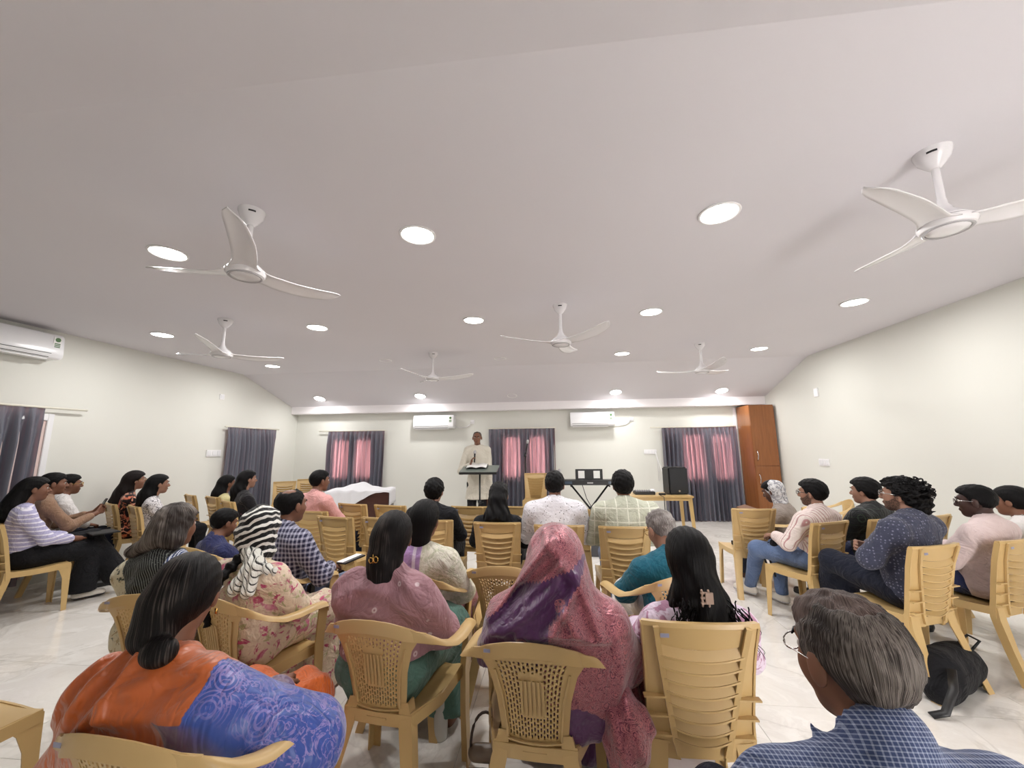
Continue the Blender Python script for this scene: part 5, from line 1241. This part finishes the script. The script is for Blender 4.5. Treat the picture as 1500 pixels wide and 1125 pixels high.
# purple silk sari
p = person(812, 775, (-.10, 1.84), 3, 'woman wrapped in purple and rose silk sari covering her head', chair='B', fem=True, arms='lap', sk='mid', res=.010, w=1.2, belly=1.25, yaw=4, pitch=6)
p.body(); c = p.hc
p.hair('short', 'black', 'full', .014)
tt = un([p.torso(.045), p.arms_(.045, .65, w=1.2), rc(c+[0, -.03, .0], p.nb+[.0, -.03, -.06], .12, .17), rc(c+[.01, -.04, -.08], (.03, p.sy-.01, p.Z(.80)), .13, .23),
         rc((-.20, p.sy+.04, p.Z(.95)), (-.235, p.sy+.0, p.Z(1.055)), .05, .012)], .06)
hood = p.H(el((0, -.022, .034), (.098, .122, .108)))
fc = p.H(el((0, .15, .005), (.078, .13, .12)))
SEG = [((.06, 1.18), (-.20, .86), .016, .018), ((.10, 1.10), (-.22, .80), .014, .016), ((.08, 1.02), (-.24, .76), .016, .02), ((.14, 1.00), (.05, .86), .020, .02), ((.05, .86), (.20, .84), .016, .02),
       ((.16, 1.06), (.27, .80), .012, .018), ((.12, .95), (.24, .74), .014, .02), ((-.05, .84), (.16, .74), .010, .018), ((.02, 1.22), (.15, 1.04), .010, .02)]
def seg_fold(P, segs, zs=1.0):
    o = np.zeros(len(P), f32)
    for (a, b, h, w_) in segs:
        a = np.array(a, f32); b = np.array(b, f32); d = b-a; q = P[:, [0, 2]]-a; t_ = (q@d)/(d@d); tc = np.clip(t_, 0, 1); e = q-tc[:, None]*d; s_ = (q[:, 0]*d[1]-q[:, 1]*d[0])/np.linalg.norm(d)
        r2 = (e*e).sum(1); o += h*(np.exp(-r2/(w_*w_)) - .55*np.exp(-((s_-w_*1.9)**2+(t_-tc)**2*(d@d))/(w_*w_*1.6)))
    return o
def purple(P):
    d = smin(tt(P), hood(P), .05); back = np.clip((p.sy+.05-P[:, 1])*12, 0, 1)
    d = d - seg_fold(P+np.array((.07, 0, .03), f32), SEG)*back*1.5 + folds(P, .006, 12, 33)*.8
    return np.maximum(smax(d, -fc(P), .012), .53+.02*np.sin(P[:, 0]*24)+.10*np.clip(-P[:, 0]*6, 0, 1)-P[:, 2])
def zoneP(V):
    x, z = V[:, 0]+.07, V[:, 2]; up = z - np.interp(x, [-.30, -.15, -.04, .146, .20, .30], [.78, .885, .985, 1.05, 1.09, 1.3]); rb = x - np.interp(z, [.62, .74, .78, .88, 1.0, 1.09], [.0, .016, .044, .06, .171, .21])
    w_ = np.maximum(up, rb); w_[V[:, 1] > .06] = .1; return np.clip(.5+w_*25, 0, 1)
p.garment('sari', F['sari_purple'], purple, .007, lo=(-.42, -.46, .48), hi=(.46, .34, 1.30), extra={'zone': zoneP})
# hanging ends and skirt of the sari
sk2 = un([rc((.22, -.05, .62), (.26, -.14, .46), .05, .085), rc((.26, -.14, .50), (.24, -.17, .36), .085, .05)], .04)
X, Y, Zl = box_lines((.08, -.32, .26), (.42, .12, .74), .008); net_obj('sari_fold', lambda P: sk2(P)-.007*np.sin(P[:, 0]*85+P[:, 2]*30)+folds(P, .004, 16, 9), X, Y, Zl, F['sari_purple'], p.root, {'zone': lambda V: np.ones(len(V))})
p.skirt(F['sari_purple'], o=.045, fold=.014, low=.02, name='sari_skirt')
sk3 = rc((.30, .10, .58), (.345, .02, .02), .045, .07); X, Y, Zl = box_lines((.18, -.12, .0), (.46, .22, .66), .010)
net_obj('sari_end', lambda P: np.maximum(sk3(P)-.008*np.sin(P[:, 0]*95+P[:, 1]*70), .01-P[:, 2]), X, Y, Zl, F['sari_purple'], p.root, {'zone': lambda V: np.ones(len(V))})
p = None

# woman with long wavy hair and lilac print
p = person(1004, 778, (.50, 1.92), -1, 'woman with long loose wavy black hair and lilac printed top, seen from behind', fem=True, arms='lap', sk='mid', res=.010, w=1.02)
p.body(); c = p.hc
hx = un([rc(c+[0, -.055, -.0], c+[.0, -.09, -.12], .088, .080), rc(c+[.01, -.09, -.10], c+[.03, -.125, -.24], .080, .090), rc(c+[.03, -.12, -.22], c+[.05, -.15, -.36], .085, .055), rc(c+[-.06, -.08, -.12], c+[-.11, -.07, -.19], .045, .025), rc(c+[.07, -.09, -.14], c+[.13, -.10, -.27], .05, .022)], .03)
p.hair('short', 'black', 'full', .017, .002, extra=hx, lo=(c-[.22, .28, .46], c+[.24, .1, .16]), k=.03, amp=.006, h=.0065)
lk = MB(); rs = np.random.RandomState(3)
for i in range(60):
    sd_ = rs.choice([-1, 1]); sx = sd_*rs.uniform(.05, .13)+.02; z0 = rs.uniform(-.10, -.20); ln = rs.uniform(.08, .16); ph = rs.rand()*6; am = rs.uniform(.006, .018); dx = sd_*rs.uniform(.1, .45)
    pts = [c+np.array([sx+dx*t_*ln+am*sin(t_*7+ph), -.155-.02*sin(t_*3)-.012*abs(sin(t_*8+ph)), z0-ln*t_]) for t_ in np.linspace(0, 1, 14)]
    lk.tube([tuple(float(v) for v in q) for q in pts], .0030, 5, [(1.0-.75*abs(t_)) for t_ in np.linspace(0, 1, 14)])
o = lk.build('loose_locks', HM['black'], p.root, smooth='all'); o['kind'] = 'stuff'; o.data.attributes.new('st', 'FLOAT_VECTOR', 'POINT')
p.top('printed_top', F['lilacprint'], .85, seed=22, arm=1.2, o=.02, fold=.005, h=.009); p.skirt(F['lilacprint'], o=.02, fold=.01)
g = MB(); q0 = Vector(c)+Vector((-.012, -.196, -.085))
for s_ in (-1, 1): g.tube([q0+Vector((s_*.012+.004*cos(a), -.006-.008*abs(sin(a)), .030*sin(a/1.0))) for a in np.linspace(-pi/2, pi/2, 9)], .004, 6)
for z_ in (-.018, 0, .018): g.box(tuple(q0+Vector((-.014, -.014, z_-.003))), tuple(q0+Vector((.014, -.006, z_+.003))))
g.box(tuple(q0+Vector((.002, -.016, -.02))), tuple(q0+Vector((.030, -.008, .020))))
tag(g.build('claw_clip', plain('beige_clip', (158, 132, 116), .3), p.root), 'beige claw hair clip')

# ------------------------------------------------------------------ right group
p = person(1139, 705, (2.52, 4.86), -48, 'woman in white lace headscarf and taupe top bending over a dark book', chair='B', fem=True, arms='knee', sk='dark', res=.013, lean=.16, headfwd=.05, pitch=20, w=1.15, belly=1.15)
p.body(); p.face(); c = p.hc
p.hair('short', 'black', 'full', .010); sc4 = un([p.H(el((0, -.035, .03), (.094, .104, .100))), rc(c+[0, -.05, -.02], p.nb+[0, .0, -.01], .085, .075), rc(p.nb+[.05, .03, .0], (.10, p.sy+.16, p.Z(.72)), .05, .045), rc(p.nb+[-.05, .03, .0], (-.10, p.sy+.16, p.Z(.80)), .05, .045)], .03); fc4 = p.H(el((0, .12, -.01), (.075, .10, .125)))
p.garment('lace_headscarf', F['lace'], lambda P: smax(sc4(P)+folds(P, .007, 22, 4), -fc4(P), .01), .009, lo=(-.25, -.30, .60), hi=(.25, .35, 1.20))
p.top('top', F['beigetop'], .9, seed=23, arm=1.3, o=.03); p.skirt(F['navytrouser'])
g = empty('prayer_book', p.root.matrix_basis @ Vector((0, .42, .74))); g.rotation_euler = (radians(15), 0, radians(48))
MB().box((-.15, -.10, 0), (.15, .10, .02)).build('cover', 'black', g, bevel=.004); MB().box((-.14, -.09, .02), (.14, .09, .03)).build('pages', plain('brown_edge_pages', (110, 70, 44), .6), g)
tag(g, 'dark open book held by the woman in white lace scarf', 'book')
p = person(1197, 704, (2.16, 3.98), -26, 'man in glasses, white striped shirt and blue jeans, legs crossed, holding a black bag', arms='armrest', legs='ankle', sk='light', res=.010, w=1.02, yaw=-14, handfine=True, bd=.9)
p.body(); p.face(glasses=('black', 1.6)); p.hair('short', 'black', None, .013, .004); p.top('striped_shirt', F['finestripe'], .93, seed=24, arm=1.2, o=.018, fold=.005); p.trousers(F['jeans'], .014, 1.05); p.shoes(F['shoe_white'], 'fan_grey')
rm = p.root.matrix_basis
g = empty('black_bag', rm @ Vector((.02, .22, .60))); g.rotation_euler = (0, 0, radians(26))
bg_ = un([rc((-.15, .0, .0), (.13, .02, .02), .045, .05)], .01); X, Y, Zl = box_lines((-.24, -.1, -.08), (.24, .12, .10), .012); net_obj('bag_body', lambda P: bg_(P)-.006*np.sin(P[:, 0]*60), X, Y, Zl, F['blackcloth'], g)
for dx in (-.16, -.10): MB().sweep([(dx, .06, .0), (dx-.02, .12, -.06), (dx+.01, .13, -.18), (dx+.03, .11, -.30), (dx+.05, .12, -.34)], [(-.012, -.002), (.012, -.002), (.012, .002), (-.012, .002)], side=(1, 0, 0)).build('strap', 'black', g, smooth='all')
tag(g, 'black bag with hanging straps on the lap of the man in striped shirt', 'bag')
p = person(1272, 702, (2.74, 4.18), -26, 'young man with thick hair in black short-sleeved checked shirt, in profile', arms='lap', sk='light', res=.011, w=1.05, yaw=-10)
p.body(); p.face(); p.hair('short', 'black', None, .016, .006); p.top('checked_shirt', F['darkcheck'], .36, seed=25, arm=1.35, o=.024, h=.010); p.trousers(F['bluejeans']); p.shoes(F['shoe_black'])
p = person(1352, 702, (2.30, 3.20), -26, 'young man with curly black hair, glasses and slate blue dotted kurta, arms folded', arms='fold', legs='crossL', sk='light', res=.010, w=1.15, belly=1.2, yaw=-16, pitch=-4, handfine=True, bd=.85)
p.body(); p.face(glasses=('chrome', 1.6)); c = p.hc
cx = p.H(un([el((0, -.075, .035), (.095, .085, .085)), el((0, -.10, -.045), (.075, .065, .07)), el((0, .04, .085), (.065, .05, .045))], .03))
rs = np.random.RandomState(9)
p.hair('curly', 'black', None, .018, .006, extra=lambda P: cx(P)-.011*np.sin(P[:, 0]*120+2*np.sin(P[:, 2]*55))*np.sin(P[:, 1]*110+2*np.sin(P[:, 0]*60))-.008*np.sin(P[:, 2]*150+P[:, 1]*60), lo=(c-[.2, .28, .2], c+[.2, .2, .22]), k=.02, h=.006)
cm = MB()
for i in range(150):
    th = rs.uniform(0, 2*pi); u = rs.uniform(-.5, 1); rr = sqrt(1-u*u); n_ = np.array([rr*cos(th), rr*sin(th), u])
    if n_[1] > .55 and n_[2] < .6: continue
    q = p.hw(np.array((0, -.055, .045))+n_*np.array((.098, .115, .095))); r_ = rs.uniform(.008, .014); e1 = np.cross(n_, [.3, .2, 1]); e1 /= np.linalg.norm(e1); e2 = np.cross(n_, e1)
    cm.tube([tuple(float(v) for v in q+r_*(e1*cos(a)+n_*sin(a))+e2*(a*.002)) for a in np.linspace(0, 5.6, 12)], .0030, 4)
o = cm.build('curls', HM['black'], p.root, smooth='all'); o['kind'] = 'stuff'; o.data.attributes.new('st', 'FLOAT_VECTOR', 'POINT')
p.top('kurta', F['bluedots'], .93, seed=26, arm=1.35, o=.028, fold=.006, h=.009, hem=.42); p.trousers(F['navytrouser'], .018, 1.12); p.shoes(F['shoe_black'])
p = person(1457, 712, (2.96, 3.40), -26, 'dark-skinned man with glasses and pale pink shirt at the right edge', arms='fold', sk='deep', res=.011, w=1.08, belly=1.1, yaw=-14, pitch=4, handfine=True)
p.body(); p.face(glasses=('chrome', 1.2)); p.hair('short', 'black', None, .006); p.top('shirt', F['palepink'], .93, seed=27, arm=1.35, o=.028, fold=.006, h=.010); p.trousers(F['bluejeans']); p.shoes(F['shoe_black'])
p = person(1500, 714, (3.55, 3.75), -28, 'person in white shirt cut by the right edge beyond the man in pink', arms='lap', sk='mid', res=.013)
p.body(); p.face(); p.hair('short', 'black', 'full', .014); p.top('shirt', F['white'], .9, seed=28); p.trousers(F['navytrouser'])

# ------------------------------------------------------------------ nearest figures
p = person(280, 819, (-1.10, 1.27), 2, 'older woman with low bun in blue and orange silk sari, nearest at left', chair='B', fem=True, arms='armrest', sk='mid', res=.009, w=1.06, belly=1.2, yaw=-26, pitch=8, sdrop=.02)
p.body(); c = p.hc; p.face(glasses=('chrome', 1.2), brow='black')
p.hair('short', 'streak', 'full', .018, extra=un([rc(c+[0, -.06, -.0], c+[-.01, -.085, -.07], .080, .062), p.H(el((0, -.125, -.118), (.046, .040, .040)))], .018), lo=(c-[.18, .24, .24], c+[.18, .17, .16]), k=.02, h=.006, crown=(0, .04, .09))
MB().tube([Vector(p.hw((.088, -.006, -.040)))+Vector((0, 0, 0)), Vector(p.hw((.090, -.004, -.056)))], .004, 8).build('earring', 'gold', p.root, smooth='all')
b1 = un([p.torso(.035), p.arms_(.028, .9, w=1.15), rc(p.nb+[0, -.02, -.02], p.nb+[0, .0, .035], .095, .072), rc((.18, p.sy, p.Z(.95)), (.34, p.sy+.20, p.Z(.66)), .10, .13), rc((-.12, p.sy-.01, p.Z(.95)), (-.24, p.sy-.02, p.Z(.66)), .08, .10)], .06)
SEG3 = [((-.05, 1.06), (-.16, .78), .022, .020), ((-.12, 1.03), (-.26, .76), .016, .022), ((.0, 1.00), (-.03, .82), .020, .018), ((-.04, .86), (-.14, .74), .018, .016), ((.0, 1.02), (.26, .98), .018, .018), ((.02, .95), (.22, .90), .010, .02), ((.02, .88), (.30, .96), .012, .022), ((-.02, .82), (.24, .82), .010, .025), ((.02, 1.08), (.16, 1.02), .012, .015)]
def blue(P):
    d = b1(P); back = np.clip((p.sy+.08-P[:, 1])*12, .15, 1); d = d - seg_fold(P, SEG3)*back + folds(P, .006, 11, 44)*.7
    return smax(np.maximum(d, .52-P[:, 2]), -rc(p.nb+[0, .01, 0], p.hw((0, .01, -.02)), .062, .06)(P), .012)
def zoneB(V):
    x = V[:, 0] + .035 - np.interp(V[:, 2], [.72, .80, .90], [.17, .13, .0]); z = np.interp(x, [-.4, .035, .04, .10, .17, .4], [.1, .28, .34, .42, .55, .8]); z[(V[:, 2] > p.nb[2]-.035) & (V[:, 0] > -.06) & (V[:, 0] < .20)] = .1; return z
p.garment('sari', F['sari_blue'], blue, .007, lo=(-.50, -.46, .50), hi=(.56, .42, 1.16), extra={'zone': zoneB})
p.skirt(F['orange'], o=.015, fold=.012, name='sari_skirt')
p = person(1232, 877, (.49, .97), -2, 'grey-haired man in fine blue checked shirt, head nearest at the bottom right', chair='B', arms='lap', sk='mid', res=.009, w=1.08, yaw=-10, pitch=8, hs=1.0)
p.body(); p.face(glasses=('chrome', 1.0)); p.hair('balding', HM['greyblack'], None, .010, .002, h=.005, crown=(0, -.03, .12))
hb = p.H(hair_sdf('short', 1, 'short', .0045)); c = p.hc
net_obj('thin_crown_hair', hb, *box_lines(c-[.13, .15, .14], c+[.13, .14, .14], .006), hairmat('thin_grey_hair', (44, 34, 32), (84, 68, 62), (116, 100, 94), (.46, .62)), p.root, {'st': lambda V: strand(V-c, (0, .05, .09), 5.0)})
col_ = rc(p.nb+[0, -.012, -.01], p.nb+[0, .0, .055], .082, .072)
tp = un([p.torso(.018), p.arms_(.02, .9, w=1.2)], .035); cutn = rc(p.nb-[0, 0, .02], p.hw((0, 0, -.02)), .063, .062); colp = rc(p.nb+[-.075, .02, .02], p.nb+[-.105, .06, .055], .02, .004)
p.garment('checked_shirt', F['bluecheck'], lambda P: smax(np.maximum(smin(smin(tp(P), col_(P), .012), colp(P), .01)+folds(P, .004, 13, 50), .44-P[:, 2]), -np.where(P[:, 2] > p.nb[2]+.0, cutn(P), 1), .004), .008, lo=(-.40, -.36, .42), hi=(.40, .40, 1.16))
p.trousers(F['navytrouser'])

# ------------------------------------------------------------------ things on the floor and on chairs
def blob_thing(name, label, cat, loc, rz, prims, lo, hi, mat, h=.010, k_=.03, fold=.005, part='body'):
    g = empty(name, loc, rz); f = un(prims, k_); X, Y, Zl = box_lines(lo, hi, h); net_obj(part, lambda P: np.maximum(f(P)+folds(P, fold, 18, 3), .002-P[:, 2]), X, Y, Zl, mat, g); tag(g, label, cat); return g
g = blob_thing('backpack', 'black backpack lying under the chair of the curly-haired man', 'bag', (2.40, 3.02, 0), 60, [rc((0, -.12, .13), (0, .16, .12), .13, .12), rc((.04, -.22, .06), (.02, .2, .06), .08, .07)], (-.26, -.42, -.01), (.26, .42, .32), F['blackcloth'])
for s_ in (-1, 1): MB().sweep([(s_*.10, -.20, .2), (s_*.14, -.32, .14), (s_*.12, -.40, .03), (s_*.08, -.46, .012)], [(-.02, -.004), (.02, -.004), (.02, .004), (-.02, .004)], side=(1, 0, 0)).build('strap', 'black', g, smooth='all')
MB().tube([(.03, .27, .18), (.06, .32, .24), (.0, .34, .25), (-.03, .27, .2)], .008).build('grab_loop', 'black', g, smooth='all')
g = blob_thing('handbag', 'taupe leather handbag on the floor left of the purple sari chair', 'bag', (-.34, 1.90, 0), 0, [rc((-.07, 0, .08), (.07, 0, .08), .07, .07), rc((-.05, 0, .22), (.05, 0, .22), .035, .035)], (-.18, -.12, -.01), (.18, .12, .30), plain('taupe_leather', (110, 92, 76), .4, var=.2))
MB().tube([(-.07*cos(a_), -.02*sin(a_), .23+.16*sin(a_)) for a_ in np.linspace(0, pi, 15)], .006).build('handle', plain('dark_strap', (60, 46, 40), .5), g, smooth='all')
g = blob_thing('shoulder_bag', 'taupe bag hanging beside the chair of the woman in lilac print', 'bag', (.23, 1.98, .33), 8, [rc((0, -.05, .08), (0, .07, .08), .055, .055), rc((0, -.04, .20), (0, .05, .20), .04, .03)], (-.10, -.16, -.01), (.10, .18, .28), plain('taupe_bag_cloth', (150, 138, 124), .6, var=.2))
MB().tube([(0, -.06, .22), (.02, -.03, .34), (.03, 0, .38), (.02, .04, .34), (0, .06, .22)], .007).build('handle', plain('bag_strap', (132, 120, 108), .5), g, smooth='all')
g = empty('water_bottle', (-.66, 2.30, 0)); MB().lathe([(0, 0), (.034, .0), (.037, .01), (.037, .12), (.033, .14), (.037, .16), (.036, .19), (.015, .235), (.014, .25)], 20).build('bottle', plain('clear_plastic_bottle', (196, 196, 190), .15), g, smooth='all')
MB().lathe([(0, .268), (.015, .268), (.016, .248)], 16).build('cap', 'white_plastic', g, smooth='all'); tag(g, 'translucent plastic water bottle on the floor between two armchairs', 'bottle')
g = empty('black_book', (2.02, 4.70, .435), -8); MB().box((-.11, -.15, 0), (.11, .15, .008)).box((-.11, -.15, .034), (.11, .15, .042)).box((-.11, -.15, 0), (-.102, .15, .042)).build('cover', 'black', g, bevel=.002); MB().box((-.10, -.143, .008), (.105, .143, .034)).build('pages', 'paper', g)
tag(g, 'thick black book lying on the seat of the empty chair near the wardrobe', 'book')
for i, (x, y) in enumerate([(1.55, 4.50), (1.70, 4.42)]):
    pass
for (x, y, z, rz, tx, w_) in [(-5.46, 7.42, .435, 20, 'small black wallet on the seat of the chair by the left curtain', .05), (-5.38, 8.05, .435, 60, 'flat dark folder on the seat of the corner chair', .07), (-4.52, 3.86, .0, 0, None, 0)]:
    if tx: g = empty('dark_wallet' if w_ < .06 else 'dark_folder', (x, y, z), rz); MB().box((-w_, -.07, 0), (w_, .07, .016)).build('cover', 'black', g, bevel=.003); MB().box((-w_*.2, -.071, .003), (w_*.9, .0705, .013)).build('pages', 'fan_grey', g); tag(g, tx, 'wallet' if w_ < .06 else 'folder')
g = empty('tablet_folder', (-4.93, 3.93, .655), 24); MB().box((-.15, -.11, 0), (.15, .11, .012)).build('cover', 'black', g, bevel=.003); MB().box((-.13, -.095, .012), (.13, .095, .014)).build('inner_sheet', 'dark', g)
tag(g, 'flat black folder lying on the knee of the striped-top woman', 'folder')
